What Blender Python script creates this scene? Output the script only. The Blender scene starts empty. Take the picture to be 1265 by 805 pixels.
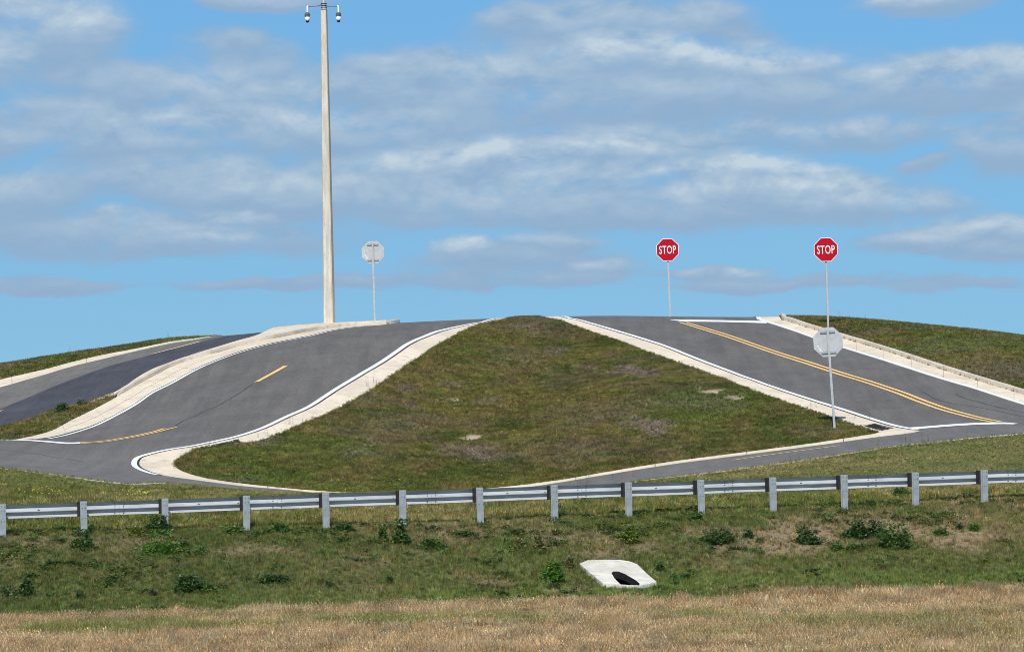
import bpy, bmesh, math, random
import numpy as np
from mathutils import Vector, Matrix
from mathutils.geometry import delaunay_2d_cdt
random.seed(7); rng=np.random.default_rng(7)
scene=bpy.context.scene
COL=scene.collection

# ------------------------------------------------------------------ camera numbers
F=4217.0; CX,CY=632.5,402.5; CAMZ=4.25
PITCH=math.atan(97.5/F); ROLL=math.radians(1.0)
_cp,_sp=math.cos(PITCH),math.sin(PITCH); _cr,_sr=math.cos(ROLL),math.sin(ROLL)
FW=np.array([0,_cp,_sp]); U0=np.array([0,-_sp,_cp]); R0=np.array([1.0,0,0])
RT=_cr*R0-_sr*U0; UP=_sr*R0+_cr*U0
def ray(px,py):
    d=FW+(px-CX)/F*RT+(CY-py)/F*UP
    return d/d[1]
def P(px,py,Y):
    d=ray(px,py)*Y
    return (d[0],Y,d[2]+CAMZ)

cam=bpy.data.cameras.new('camera'); camo=bpy.data.objects.new('camera',cam); COL.objects.link(camo)
cam.sensor_fit='HORIZONTAL'; cam.sensor_width=36.0; cam.lens=F/1265*36.0
cam.clip_start=0.5; cam.clip_end=8000
m=Matrix.Identity(4)
for i in range(3):
    m[i][0]=RT[i]; m[i][1]=UP[i]; m[i][2]=-FW[i]
m[2][3]=CAMZ
camo.matrix_world=m
scene.camera=camo
scene.view_settings.view_transform='Standard'; scene.view_settings.look='None'
scene.cycles.filter_width=0.95      # a crisp lens
scene.view_settings.exposure=0.0; scene.view_settings.gamma=1.0

# ------------------------------------------------------------------ sun
SUN_EL=math.radians(48); SUN_AZ=math.radians(187)     # clockwise from +Y
sd=Vector((math.sin(SUN_AZ)*math.cos(SUN_EL),math.cos(SUN_AZ)*math.cos(SUN_EL),math.sin(SUN_EL)))
sun=bpy.data.lights.new('sun','SUN'); sun.energy=4.7; sun.angle=math.radians(.53); sun.color=(1.0,.93,.83)
suno=bpy.data.objects.new('sun',sun); COL.objects.link(suno)
suno.rotation_euler=sd.to_track_quat('Z','Y').to_euler()

# ------------------------------------------------------------------ world: blue sky with layered clouds
world=bpy.data.worlds.new('World'); scene.world=world; world.use_nodes=True
nt=world.node_tree; nt.nodes.clear()
def N(t,typ,**k):
    n=t.nodes.new(typ)
    for a,v in k.items(): setattr(n,a,v)
    return n
def lk(t,a,b): t.links.new(a,b)
def mth(t,op,a,b=None,c=None,clamp=False):
    n=N(t,'ShaderNodeMath',operation=op); n.use_clamp=clamp
    for i,v in enumerate((a,b,c)):
        if v is None: continue
        if isinstance(v,(int,float)): n.inputs[i].default_value=v
        else: lk(t,v,n.inputs[i])
    return n.outputs[0]
def maprange(t,v,a,b,c=0.0,d=1.0,smooth=True):
    n=N(t,'ShaderNodeMapRange'); n.interpolation_type='SMOOTHSTEP' if smooth else 'LINEAR'
    lk(t,v,n.inputs[0])
    for i,x in zip((1,2,3,4),(a,b,c,d)): n.inputs[i].default_value=x
    return n.outputs[0]
def mixc(t,f,a,b,blend='MIX'):
    n=N(t,'ShaderNodeMix',data_type='RGBA',blend_type=blend)
    for s,v in ((n.inputs[0],f),(n.inputs[6],a),(n.inputs[7],b)):
        if isinstance(v,(int,float)): s.default_value=v
        elif isinstance(v,tuple): s.default_value=v+(1.0,) if len(v)==3 else v
        else: lk(t,v,s)
    return n.outputs[2]
tc=N(nt,'ShaderNodeTexCoord'); sep=N(nt,'ShaderNodeSeparateXYZ'); lk(nt,tc.outputs['Generated'],sep.inputs[0])
DX,DY,DZ=sep.outputs
# the sky seen a little higher than the true horizon, so the blue stays deep down to the land
zz=mth(nt,'ADD',mth(nt,'MULTIPLY',mth(nt,'MAXIMUM',DZ,0.0),0.80),0.20)
cmb=N(nt,'ShaderNodeCombineXYZ'); lk(nt,DX,cmb.inputs[0]); lk(nt,DY,cmb.inputs[1]); lk(nt,zz,cmb.inputs[2])
vn=N(nt,'ShaderNodeVectorMath',operation='NORMALIZE'); lk(nt,cmb.outputs[0],vn.inputs[0])
sky=N(nt,'ShaderNodeTexSky'); sky.sky_type='NISHITA'; sky.sun_disc=False
sky.sun_elevation=SUN_EL; sky.sun_rotation=SUN_AZ; sky.air_density=1.0; sky.dust_density=.3; sky.ozone_density=1.6
lk(nt,vn.outputs[0],sky.inputs[0])
AZ=mth(nt,'ARCTAN2',DX,DY)
EL=mth(nt,'ARCSINE',DZ)
pc=N(nt,'ShaderNodeCombineXYZ'); lk(nt,AZ,pc.inputs[0]); lk(nt,EL,pc.inputs[1])
def noise(t,vec,scale,detail=6,rough=.55,dist=0.0,sc=(1,1,1),off=(0,0,0)):
    mp=N(t,'ShaderNodeMapping'); mp.inputs['Scale'].default_value=sc; mp.inputs['Location'].default_value=off
    lk(t,vec,mp.inputs[0])
    n=N(t,'ShaderNodeTexNoise'); n.inputs['Scale'].default_value=scale; n.inputs['Detail'].default_value=detail
    n.inputs['Roughness'].default_value=rough; n.inputs['Distortion'].default_value=dist
    lk(t,mp.outputs[0],n.inputs['Vector']); return n
nw=noise(nt,pc.outputs[0],26,8,.60,0,(1,2.0,1))
wv=N(nt,'ShaderNodeVectorMath',operation='SUBTRACT'); lk(nt,nw.outputs['Color'],wv.inputs[0]); wv.inputs[1].default_value=(.5,.5,.5)
wm=N(nt,'ShaderNodeVectorMath',operation='MULTIPLY'); lk(nt,wv.outputs[0],wm.inputs[0]); wm.inputs[1].default_value=(.036,.0125,0)
pv=N(nt,'ShaderNodeVectorMath',operation='ADD'); lk(nt,pc.outputs[0],pv.inputs[0]); lk(nt,wm.outputs[0],pv.inputs[1])
# cloud bank group: distance to a flat bank -> cover, and height inside the bank -> light
g=bpy.data.node_groups.new('cloud_bank','ShaderNodeTree')
g.interface.new_socket('P',in_out='INPUT',socket_type='NodeSocketVector')
g.interface.new_socket('C',in_out='INPUT',socket_type='NodeSocketVector')
g.interface.new_socket('S',in_out='INPUT',socket_type='NodeSocketVector')
g.interface.new_socket('Light',in_out='INPUT',socket_type='NodeSocketFloat')
g.interface.new_socket('CoverIn',in_out='INPUT',socket_type='NodeSocketFloat')
g.interface.new_socket('LightIn',in_out='INPUT',socket_type='NodeSocketFloat')
g.interface.new_socket('Cover',in_out='OUTPUT',socket_type='NodeSocketFloat')
g.interface.new_socket('LightOut',in_out='OUTPUT',socket_type='NodeSocketFloat')
g.interface.new_socket('POut',in_out='OUTPUT',socket_type='NodeSocketVector')
gi=N(g,'NodeGroupInput'); go=N(g,'NodeGroupOutput')
s1=N(g,'ShaderNodeVectorMath',operation='SUBTRACT'); lk(g,gi.outputs[0],s1.inputs[0]); lk(g,gi.outputs[1],s1.inputs[1])
s2=N(g,'ShaderNodeVectorMath',operation='DIVIDE'); lk(g,s1.outputs[0],s2.inputs[0]); lk(g,gi.outputs[2],s2.inputs[1])
ln=N(g,'ShaderNodeVectorMath',operation='LENGTH'); lk(g,s2.outputs[0],ln.inputs[0])
cov=maprange(g,ln.outputs['Value'],0.35,1.35,1.0,0.0)
sy=N(g,'ShaderNodeSeparateXYZ'); lk(g,s2.outputs[0],sy.inputs[0])
up=maprange(g,sy.outputs[1],-0.55,0.45,0.0,1.0)
li=mth(g,'MULTIPLY',mth(g,'MULTIPLY',cov,up),gi.outputs[3])
# union of soft covers
inv=mth(g,'MULTIPLY',mth(g,'SUBTRACT',1.0,cov),mth(g,'SUBTRACT',1.0,gi.outputs[4]))
lk(g,mth(g,'SUBTRACT',1.0,inv),go.inputs[0])
lmx=mth(g,'MAXIMUM',li,gi.outputs[5]); lk(g,lmx,go.inputs[1])
# the position is handed on through each bank (one bank after the other keeps the shader's stack small)
tiny=mth(g,'MULTIPLY',mth(g,'ADD',inv,lmx),1e-7); cz=N(g,'ShaderNodeCombineXYZ'); lk(g,tiny,cz.inputs[2])
pa=N(g,'ShaderNodeVectorMath',operation='ADD'); lk(g,gi.outputs[0],pa.inputs[0]); lk(g,cz.outputs[0],pa.inputs[1]); lk(g,pa.outputs[0],go.inputs[2])
BANKS=[(60,352,90,8,.12),(330,350,90,6,.12),(620,345,110,8,.15),(960,350,120,7,.15),(1180,352,80,7,.1),(40,30,95,42,.85),(40,82,75,22,.1),(290,62,58,19,.35),(35,140,65,14,.3),(110,140,26,13,.3),(200,112,105,24,.35),(330,122,150,30,.45),
(130,178,190,18,.35),(300,160,210,26,.6),(470,170,90,22,.35),(560,105,150,32,.5),(560,130,180,24,.3),(780,125,280,26,.3),(800,76,118,22,1.0),(960,80,88,22,.75),(650,32,75,18,.35),(770,34,125,26,.5),
(880,48,70,12,.25),(1160,100,85,24,.75),(1240,92,75,26,.7),(1200,122,90,16,.1),(1262,186,62,22,.35),(960,166,205,14,.55),(700,190,60,14,.5),(520,206,70,18,.8),(600,204,90,19,.85),
(760,192,70,18,.85),(740,228,180,22,.6),(900,215,110,18,.95),(960,238,120,22,.8),(1080,252,95,20,.7),(240,222,130,20,.4),(360,235,150,24,.5),(600,245,190,22,.5),(800,262,240,16,.25),
(30,245,60,28,.35),(90,300,90,16,.2),(200,285,110,16,.4),(150,272,34,11,.65),(285,270,44,13,.65),(250,294,60,10,.55),(340,298,100,14,.25),(565,312,30,13,.85),(675,300,50,9,.45),(742,330,38,9,.55),(640,322,110,12,.2),
(880,335,60,7,.45),(1130,305,70,11,.4),(1220,292,75,18,.6),(1235,312,60,10,.3),(430,345,60,9,.15),(1140,4,62,12,.55),(330,3,70,8,.4),
(1140,202,28,7,.15),(740,-25,120,14,.5),(-70,90,90,40,.6),(-60,250,60,30,.4),(1340,150,70,30,.6)]
c_prev=None; l_prev=None; p_prev=pv.outputs[0]
for (bx,by,bw,bh,bl) in BANKS:
    d=ray(bx,by); d=d/np.linalg.norm(d)
    az=math.atan2(d[0],d[1]); el=math.asin(d[2])
    n=N(nt,'ShaderNodeGroup'); n.node_tree=g
    lk(nt,p_prev,n.inputs[0]); p_prev=n.outputs[2]; n.inputs[1].default_value=(az,el,0); n.inputs[2].default_value=(bw*1.4/F,bh*1.6/F,1.0); n.inputs[3].default_value=bl
    if c_prev is None: n.inputs[4].default_value=0; n.inputs[5].default_value=0
    else: lk(nt,c_prev,n.inputs[4]); lk(nt,l_prev,n.inputs[5])
    c_prev,l_prev=n.outputs[0],n.outputs[1]
nA=noise(nt,pc.outputs[0],38,8,.58,.3,(1,1.9,1),(3,1,0))
nB=noise(nt,pc.outputs[0],16,5,.55,.2,(1,2.2,1),(7,2,0))
# beyond the banks the same kind of scattered cloud goes on all round the sky
rest=maprange(nt,nB.outputs[0],.50,.68)
inframe=mth(nt,'MULTIPLY',maprange(nt,mth(nt,'ABSOLUTE',AZ),.15,.19,1.0,0.0),maprange(nt,EL,.115,.14,1.0,0.0))
inframe=mth(nt,'MULTIPLY',inframe,maprange(nt,DY,0.0,0.1))
rest=mth(nt,'MULTIPLY',rest,maprange(nt,inframe,0,1,.75,.12))
cvr=mth(nt,'MAXIMUM',c_prev,rest)
lgt=mth(nt,'MAXIMUM',l_prev,mth(nt,'MULTIPLY',rest,.55))
dens=mth(nt,'MULTIPLY',cvr,mth(nt,'ADD',mth(nt,'MULTIPLY',nA.outputs[0],2.6),-.35))
dens=maprange(nt,dens,.03,.92)
nC=noise(nt,pc.outputs[0],62,7,.58,.4,(1,1.7,1),(1,5,0))
puff=mth(nt,'MULTIPLY',lgt,maprange(nt,nC.outputs[0],.30,.70,.45,1.15))
nA2=noise(nt,pc.outputs[0],38,8,.58,.3,(1,1.9,1),(3,1.0075,0))
relief=mth(nt,'MULTIPLY',mth(nt,'SUBTRACT',nA.outputs[0],nA2.outputs[0]),4.5)
puff=mth(nt,'ADD',puff,mth(nt,'MULTIPLY',relief,mth(nt,'ADD',mth(nt,'MULTIPLY',lgt,.8),.05)))
puff=mth(nt,'MINIMUM',mth(nt,'MAXIMUM',puff,0.0),1.0)
skyc=mixc(nt,1.0,sky.outputs[0],mixc(nt,maprange(nt,EL,0.0,.13,0,1,False),(.90,1.17,1.10),(.84,1.32,1.46)),'MULTIPLY')
ccol=mixc(nt,puff,(2.80,4.10,5.75),(5.3,6.35,7.2))
dfin=mth(nt,'MULTIPLY',dens,mth(nt,'ADD',.86,mth(nt,'MULTIPLY',puff,.12)))
out_c=mixc(nt,dfin,skyc,ccol)
bg=N(nt,'ShaderNodeBackground'); bg.inputs['Strength'].default_value=.104
lk(nt,out_c,bg.inputs[0]); wo=N(nt,'ShaderNodeOutputWorld'); lk(nt,bg.outputs[0],wo.inputs[0])

world.cycles.sampling_method='MANUAL'; world.cycles.sample_map_resolution=512

# ------------------------------------------------------------------ object helpers
def tag(o,label=None,cat=None,group=None,kind=None):
    if label: o['label']=label
    if cat: o['category']=cat
    if group: o['group']=group
    if kind: o['kind']=kind
    return o
def mesh_obj(name,verts,faces,mat=None,parent=None,smooth=False):
    me=bpy.data.meshes.new(name); me.from_pydata([tuple(map(float,v)) for v in verts],[],[tuple(f) for f in faces]); me.update()
    if mat: me.materials.append(mat)
    if smooth: me.polygons.foreach_set('use_smooth',[True]*len(me.polygons))
    o=bpy.data.objects.new(name,me); COL.objects.link(o)
    if parent: o.parent=parent
    return o
def empty(name,loc,rz=0):
    o=bpy.data.objects.new(name,None); COL.objects.link(o); o.location=loc; o.rotation_euler=(0,0,rz); o.empty_display_size=.3
    return o
def copy_tree(o,parent=None):
    c=o.copy(); COL.objects.link(c)
    if parent: c.parent=parent
    for ch in list(o.children): copy_tree(ch,c)
    return c
class MB:
    def __init__(s): s.v=[]; s.f=[]
    def box(s,c,h,rot=None):
        b=len(s.v)
        for sx in (-1,1):
            for sy_ in (-1,1):
                for sz in (-1,1):
                    p=Vector((sx*h[0],sy_*h[1],sz*h[2]))
                    if rot is not None: p=rot@p
                    s.v.append((c[0]+p.x,c[1]+p.y,c[2]+p.z))
        for q in ((0,1,3,2),(4,6,7,5),(0,4,5,1),(2,3,7,6),(0,2,6,4),(1,5,7,3)): s.f.append(tuple(b+i for i in q))
    def ring(s,prof,close=False,caps=True):
        """prof: list of rings, each the same number of points"""
        b=len(s.v); n=len(prof[0])
        for r in prof: s.v.extend(tuple(p) for p in r)
        for i in range(len(prof)-1):
            for j in range(n):
                a=b+i*n+j; a2=b+i*n+(j+1)%n
                s.f.append((a,a2,a2+n,a+n))
        if caps:
            s.f.append(tuple(b+j for j in range(n))[::-1]); s.f.append(tuple(b+(len(prof)-1)*n+j for j in range(n)))
    def tube(s,a,b_,r0,r1,n=10,caps=True):
        a=Vector(a); b_=Vector(b_); d=(b_-a).normalized(); u=d.orthogonal().normalized(); w=d.cross(u)
        s.ring([[a+(u*math.cos(t)+w*math.sin(t))*r0 for t in [2*math.pi*i/n for i in range(n)]],
                [b_+(u*math.cos(t)+w*math.sin(t))*r1 for t in [2*math.pi*i/n for i in range(n)]]],caps=caps)
    def lathe(s,c,prof,n=14):
        s.ring([[ (c[0]+r*math.cos(2*math.pi*i/n),c[1]+r*math.sin(2*math.pi*i/n),c[2]+z) for i in range(n)] for r,z in prof])
    def build(s,name,mat,parent=None,smooth=False): return mesh_obj(name,s.v,s.f,mat,parent,smooth)

# ------------------------------------------------------------------ materials
def material(name): 
    m=bpy.data.materials.new(name); m.use_nodes=True; t=m.node_tree; b=t.nodes['Principled BSDF']; return m,t,b
def coords(t): return N(t,'ShaderNodeNewGeometry').outputs['Position']
def mat_noise(name,c1,c2,scale=3,rough=.8,fine=0.0,bump=0.0,bscale=60,metal=0.0,spec=.3,sc=(1,1,1),lo=.35,hi=.65,c3=None,s3=20,obj=False):
    m,t,b=material(name)
    pos=coords(t) if not obj else N(t,'ShaderNodeTexCoord').outputs['Object']
    n=noise(t,pos,scale,6,.6,.2,sc)
    col=mixc(t,maprange(t,n.outputs[0],lo,hi),c1,c2)
    if c3:
        n3=noise(t,pos,s3,5,.65,.2,sc,(5,5,5)); col=mixc(t,maprange(t,n3.outputs[0],.52,.75),col,c3)
    if fine:
        nf=noise(t,pos,bscale,3,.7); col=mixc(t,1.0,col,maprange(t,nf.outputs[0],.25,.75,1-fine,1+fine,False),'MULTIPLY')
    lk(t,col,b.inputs['Base Color']); b.inputs['Roughness'].default_value=rough; b.inputs['Metallic'].default_value=metal
    b.inputs['Specular IOR Level'].default_value=spec
    if bump:
        bn=N(t,'ShaderNodeBump'); bn.inputs['Strength'].default_value=bump; bn.inputs['Distance'].default_value=.01
        nf=noise(t,pos,bscale,4,.7); lk(t,nf.outputs[0],bn.inputs['Height']); lk(t,bn.outputs[0],b.inputs['Normal'])
    return m
# ------------------------------------------------------------------ the lie of the land
# terrain control points: (photo x, photo y, distance)
CTRL=[
# toe of slope
(-250,762,71.5),(0,757,72),(200,750,73),(400,744,73.8),(560,740,74.6),(700,736,75.5),(850,733,76.2),(1000,730,76.8),(1265,724,78),(1500,718,79),
# mid slope
(0,705,76),(300,693,77),(600,684,78.5),(900,675,80),(1265,662,82.5),
# guardrail line
(-250,674,77.6),(0,664,79),(203,659,80.2),(401,653,81.3),(591,647,82.4),(775,638,83.4),(953,631,84.4),(1129,624,85.4),(1265,617,86.2),(1500,607,87.6),
# shoulder behind the rail
(0,622,85),(200,622,86),(500,628,86.5),(800,617,87.5),(1000,605,89),(1265,583,91),
# near edge of the lower road
(-250,560,96.5),(0,577,95),(100,588,94),(200,596,93),(800,592,94),(900,581,94.6),(1000,568.5,95.4),(1100,554,96.4),(1265,533,98),(1500,505,100),
# far edge of the lower road
(-250,533,112),(0,543,111),(95,548,108.5),(200,586,100),(270,595,99),(800,583,100.5),(900,571,101.2),(1000,558,102),(1265,523,105),(1500,492,108),
(167,570,103),
# B left side
(60,543,109.5),(110,535,111.5),(170,500,117),(250,455,123.3),(300,431,127.5),(350,415.5,131.5),(410,407,134.5),(480,400.5,137.3),
# B right side
(200,556,104.5),(300,535,107.5),(340,520,109.5),(400,490,113.5),(450,457,118.3),(500,426,124),(540,410,129),(580,400.5,134.5),
(335,462,119.5),
# median, A
(135,492,120),(215,452,126.5),(0,522,117),(60,503,119),
(0,504,122),(0,478,128),(90,469,126.5),(100,455,131.5),(200,430,135.5),(250,420,139),(209,436,133),(280,424,134.5),
(0,456,132),(100,435,136),(200,418,140),(-250,490,130),(-250,530,120),
# hill
(640,395,137),(640,430,129),(640,470,121),(640,510,113.5),(640,560,105.5),(540,470,118.5),(440,530,109),(440,580,101.5),(330,570,103),(520,540,108.5),
(800,470,116.5),(800,520,109.5),(900,530,108),(780,560,104.5),
# D left side
(720,398,134),(800,428,126.5),(900,466,118.7),(1000,504,111),(1115,529,105.2),
# D middle and right
(840,398,135.5),(960,429,126.5),(1100,477,115.5),(1235,521,105.6),
(935,398.5,135),(1005,418,129),(1100,451,120.5),(1200,480,113.5),(1265,501,109.5),(1500,545,102),
# right bank
(980,392,136),(1042,420,129),(1265,486,112.5),(1265,450,120),(1265,423,128),(1150,410,130),(1060,399.5,133),(1500,500,118),(1500,450,128),
]
WPTS=[ # world points (x,y,z): flat field and the fall of the land behind the crest
]
for px in (-250,0,330,632,950,1265,1500):
    for Y in (50,60,67): WPTS.append(P(px,500,Y)[:2]+(0.0,))
# hidden dip of the lower road
def Wp(px,Y,zr): 
    p=P(px,500,Y); WPTS.append((p[0],Y,CAMZ+zr))
for px,zr in ((340,-2.27),(440,-2.52),(540,-2.58),(640,-2.5),(720,-2.34)): Wp(px,92.8,zr)
for px,zr in ((340,-2.27),(440,-2.42),(540,-2.47),(640,-2.40),(720,-2.22)): Wp(px,99.3,zr)
for px,py in ((340,609.3),(430,609.3),(490,607.4),(540,606.4),(590,605.2),(640,604.4),(720,602.3)): WPTS.append(P(px,py,90.6))
# plateau + back slope
for px,zr in ((-250,.9),(0,1.45),(150,2.48),(210,2.9),(310,3.14),(380,3.38),(450,3.42),(600,3.58),(750,3.62),(900,3.45),(980,3.32),(1060,3.05),(1150,2.55),(1265,1.75),(1500,.6)):
    Wp(px,141.5,zr); Wp(px,150,zr-.55); Wp(px,165,zr-2.6); Wp(px,185,zr-5.0)
C=np.array([P(*c) for c in CTRL]+WPTS)
SC=20.0
def _phi(r2): return 0.5*r2*np.log(r2+1e-12)
def fit(C,lam):
    n=len(C); xy=C[:,:2]/SC
    d2=((xy[:,None]-xy[None])**2).sum(-1)
    K=_phi(d2)+lam*np.eye(n)
    Pm=np.c_[np.ones(n),xy]
    A=np.block([[K,Pm],[Pm.T,np.zeros((3,3))]])
    return np.linalg.solve(A,np.r_[C[:,2],0,0,0]),xy
WT,CXY=fit(C,0.004)
def sstep(a,b,x):
    t=np.clip((x-a)/(b-a),0,1); return t*t*(3-2*t)
def H(X,Y):
    X=np.asarray(X,float); Y=np.asarray(Y,float); sh=X.shape
    q=np.stack([X.ravel(),Y.ravel()],-1)
    qq=np.clip(q,[-34,48],[38,190])/SC
    out=np.empty(len(q))
    for i in range(0,len(q),20000):
        d2=((qq[i:i+20000,None]-CXY[None])**2).sum(-1)
        out[i:i+20000]=_phi(d2)@WT[:-3]+WT[-3]+qq[i:i+20000]@WT[-2:]
    x,y=q[:,0],q[:,1]
    w=sstep(62,69,y)*(1-sstep(165,200,y))*sstep(-46,-33,x)*(1-sstep(38,52,x))
    return (out*w).reshape(sh)
def cast(px,py,dz=0.0,ymin=55,ymax=146,step=0.2):
    d=ray(px,py); Y=np.arange(ymin,ymax,step)
    z=H(d[0]*Y,Y)-CAMZ+dz; r=d[2]*Y
    k=np.nonzero(z>=r)[0]
    if len(k)==0: return None
    i=max(k[0],1); a=(z-r)
    t=a[i-1]/(a[i-1]-a[i]) if a[i]!=a[i-1] else 0
    y=Y[i-1]+t*step
    return d[0]*y,y
def Hs(x,y): return float(H(np.array([x]),np.array([y]))[0])
_fb=[0]
def W(pt,dz=0.0):
    """pt: (x,y) seen in the photo, or (x,'Y',distance)"""
    if len(pt)==3:
        d=ray(pt[0],500); return (d[0]*pt[2],pt[2])
    r=cast(pt[0],pt[1],dz)
    if r is None:
        _fb[0]+=1; print('no hit',pt); d=ray(pt[0],500); return (d[0]*140.5,140.5)
    return r
def spline(pts,step=.4,closed=False):
    p=[np.array(q,float) for q in pts]; out=[]
    n=len(p)
    for i in range(n if closed else n-1):
        if closed: a,b,c,d=p[(i-1)%n],p[i],p[(i+1)%n],p[(i+2)%n]
        else: a,b,c,d=p[max(i-1,0)],p[i],p[i+1],p[min(i+2,n-1)]
        k=max(1,int(np.linalg.norm(c-b)/step))
        # centripetal-like damping: plain Catmull-Rom with limited tangents
        t1=(c-a)/2; t2=(d-b)/2; L=np.linalg.norm(c-b)
        for t_ in (t1,t2):
            l=np.linalg.norm(t_)
            if l>L*1.2: t_*=L*1.2/l
        for j in range(k):
            t=j/k; h00=2*t**3-3*t*t+1; h10=t**3-2*t*t+t; h01=-2*t**3+3*t*t; h11=t**3-t*t
            out.append(h00*b+h10*t1+h01*c+h11*t2)
    if not closed: out.append(p[-1])
    return np.array(out)
def densify(pts,k=3):
    # extra points between drawn ones, so that curves stay smooth where the ground is seen at a graze
    out=[]; n=len(pts)
    for i in range(n-1):
        out.append(pts[i])
        if len(pts[i])==2 and len(pts[i+1])==2:
            a=pts[i-1] if i>0 and len(pts[i-1])==2 else pts[i]; d=pts[i+2] if i+2<n and len(pts[i+2])==2 else pts[i+1]
            a,b,c,d=[np.array(q,float) for q in (a,pts[i],pts[i+1],d)]
            L=np.linalg.norm(c-b); t1=(c-a)/2; t2=(d-b)/2
            for t_ in (t1,t2):
                l=np.linalg.norm(t_)
                if l>L*1.2: t_*=L*1.2/l
            for j in range(1,k):
                t=j/k; q=(2*t**3-3*t*t+1)*b+(t**3-2*t*t+t)*t1+(-2*t**3+3*t*t)*c+(t**3-t*t)*t2; out.append((q[0],q[1]))
    out.append(pts[-1]); return out
def line(pts,step=.4,dz=0.0): return spline([W(q,dz) for q in densify(pts)],step)
def arclen(p): return np.r_[0,np.cumsum(np.linalg.norm(np.diff(p,axis=0),axis=1))]
def resample(p,n):
    s=arclen(p); t=np.linspace(0,s[-1],n)
    return np.stack([np.interp(t,s,p[:,0]),np.interp(t,s,p[:,1])],-1)
def offset(p,d):
    t=np.gradient(p,axis=0); t/=np.linalg.norm(t,axis=1)[:,None]+1e-9
    return p+np.stack([t[:,1],-t[:,0]],-1)*d       # positive = right of travel
def pip(poly,X,Y):
    poly=np.asarray(poly); X=np.asarray(X); Y=np.asarray(Y); c=np.zeros(X.shape,bool)
    bx=(X>=poly[:,0].min())&(X<=poly[:,0].max())&(Y>=poly[:,1].min())&(Y<=poly[:,1].max())
    xs,ys=X[bx],Y[bx]; k=np.zeros(xs.shape,bool); j=len(poly)-1
    for i in range(len(poly)):
        xi,yi=poly[i]; xj,yj=poly[j]
        if yi!=yj: k^=((yi>ys)!=(yj>ys))&(xs<(xj-xi)*(ys-yi)/(yj-yi)+xi)
        j=i
    c[bx]=k; return c

# --- island gutter: pairs (asphalt side | grass side) all the way round the grassed hill
RP=[((690,'Y',141),(662,'Y',141)),((700,393.4),(675,393.6)),((712,395.6),(690,395.9)),((729,400.5),(705,401)),((759,409.5),(732,410.5)),((789,418.7),(762,420.5)),((819,428.5),(790,431)),
((860,445),(830,445)),((919,467),(890,467)),((979,488),(950,489.5)),((1040,507.5),(1014,511)),((1070,517.5),(1040,519.5)),((1100,526.3),(1060,526.5)),((1126,531),(1079,532)),((1136,532.3),(1084,534.3)),
((1120,535.3),(1080,535.8)),((1087,539),(1068,537.7)),((1040,545.5),(1040,542)),((1000,551),(1000,548)),((950,557.5),(950,554.5)),((900,564),(900,561)),((840,571.7),(840,568.7)),((779,581),(779,577.8)),((700,594.2),(700,591.6)),
((640,'Y',99.1),(640,'Y',99.7)),((560,'Y',98.7),(560,'Y',99.3)),((480,'Y',98.5),(480,'Y',99.1)),((420,'Y',98.3),(420,'Y',98.9)),((360,604.9),(360,603.6)),((300,599.9),(299,597.2)),((247,593.2),(262,592)),((200,586.6),(236,585.8)),
((180,580.3),(221,580)),((172,574),(215.5,573)),((175,566),(219,567.5)),((190,560.8),(231,560)),((215,555.3),(247,553.5)),((240,551.6),(262,550.7)),((270,545.5),(276,549.5)),((300,538.7),(305,547.3)),((330,528.8),(338,538.5)),
((360,514.7),(374,523)),((387,502.6),(408,509.5)),((420,481.2),(450,487)),((450,463.2),(482,465.5)),((480,445.3),(512,445)),((509,425.4),(541,426)),((529,416.4),(558,417)),((549,408.9),(576,407.5)),((579,401.6),(596,400.3)),
((600,397.9),(619,396)),((625,'Y',141),(644,'Y',141))]
ring_o=line([a for a,b in RP]); ring_i=line([b for a,b in RP])
hill_poly=ring_i; ring_poly=np.r_[ring_o,ring_i[::-1]]
# --- gutter left of the climbing road
GL=[((18,543.6),(18,543.1)),((60,540.4),(59.6,533.5)),((97,531),(89,518.6)),((119,523.4),(108,509.5)),((143,511.6),(126.7,500)),((167,498.2),(144,490.3)),((187,484.4),(169.5,475.7)),((212.4,471.7),(191.5,463.8)),((239,457),(212.4,452.8)),
((263,446.2),(242,442.3)),((297,433.9),(269,435.4)),((334.5,424),(304.7,425)),((379,415),(349.4,416)),((409,408),(386.7,408.8)),((440,403.7),(424,404)),((480,400.9),(478,400.6))]
gl_o=line([a for a,b in GL]); gl_i=line([b for a,b in GL])
gl_poly=np.r_[gl_o,gl_i[::-1]]
# --- gutter right of the two-lane road
GR=[((934,'Y',141),(964,'Y',141)),((935,394.6),(966,395.6)),((945,397.6),(971.5,396.2)),((978.8,408.5),(990,402.6)),((1004.6,417.7),(1010,408.6)),((1040,429.5),(1040,417.5)),((1096,447),(1096,434.5)),((1151.7,465),(1152,452.8)),((1207.6,481.7),(1208,470.4)),
((1265,500.3),(1265,487.5)),((1330,519),(1330,507)),((1375,530.5),(1375,518.5))]
gr_o=line([a for a,b in GR]); gr_i=line([b for a,b in GR])
gr_poly=np.r_[gr_o,gr_i[::-1]]
# --- gutter beyond the far left road
GA=[((-90,502),(-90,495)),((0,478.2),(0,469)),((50.7,464),(50.7,457.4)),((89.4,452.4),(89.4,447)),((126.7,443.4),(126.7,438.4)),((172,432.7),(170.7,430.1)),((209.4,424.4),(209.4,422.2)),((239,419.8),(239,418.4)),((270,'Y',141),(266,'Y',141.6)),((330,'Y',150),(326,'Y',151))]
ga_o=line([a for a,b in GA]); ga_i=line([b for a,b in GA])
ga_poly=np.r_[ga_o,ga_i[::-1]]
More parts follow.
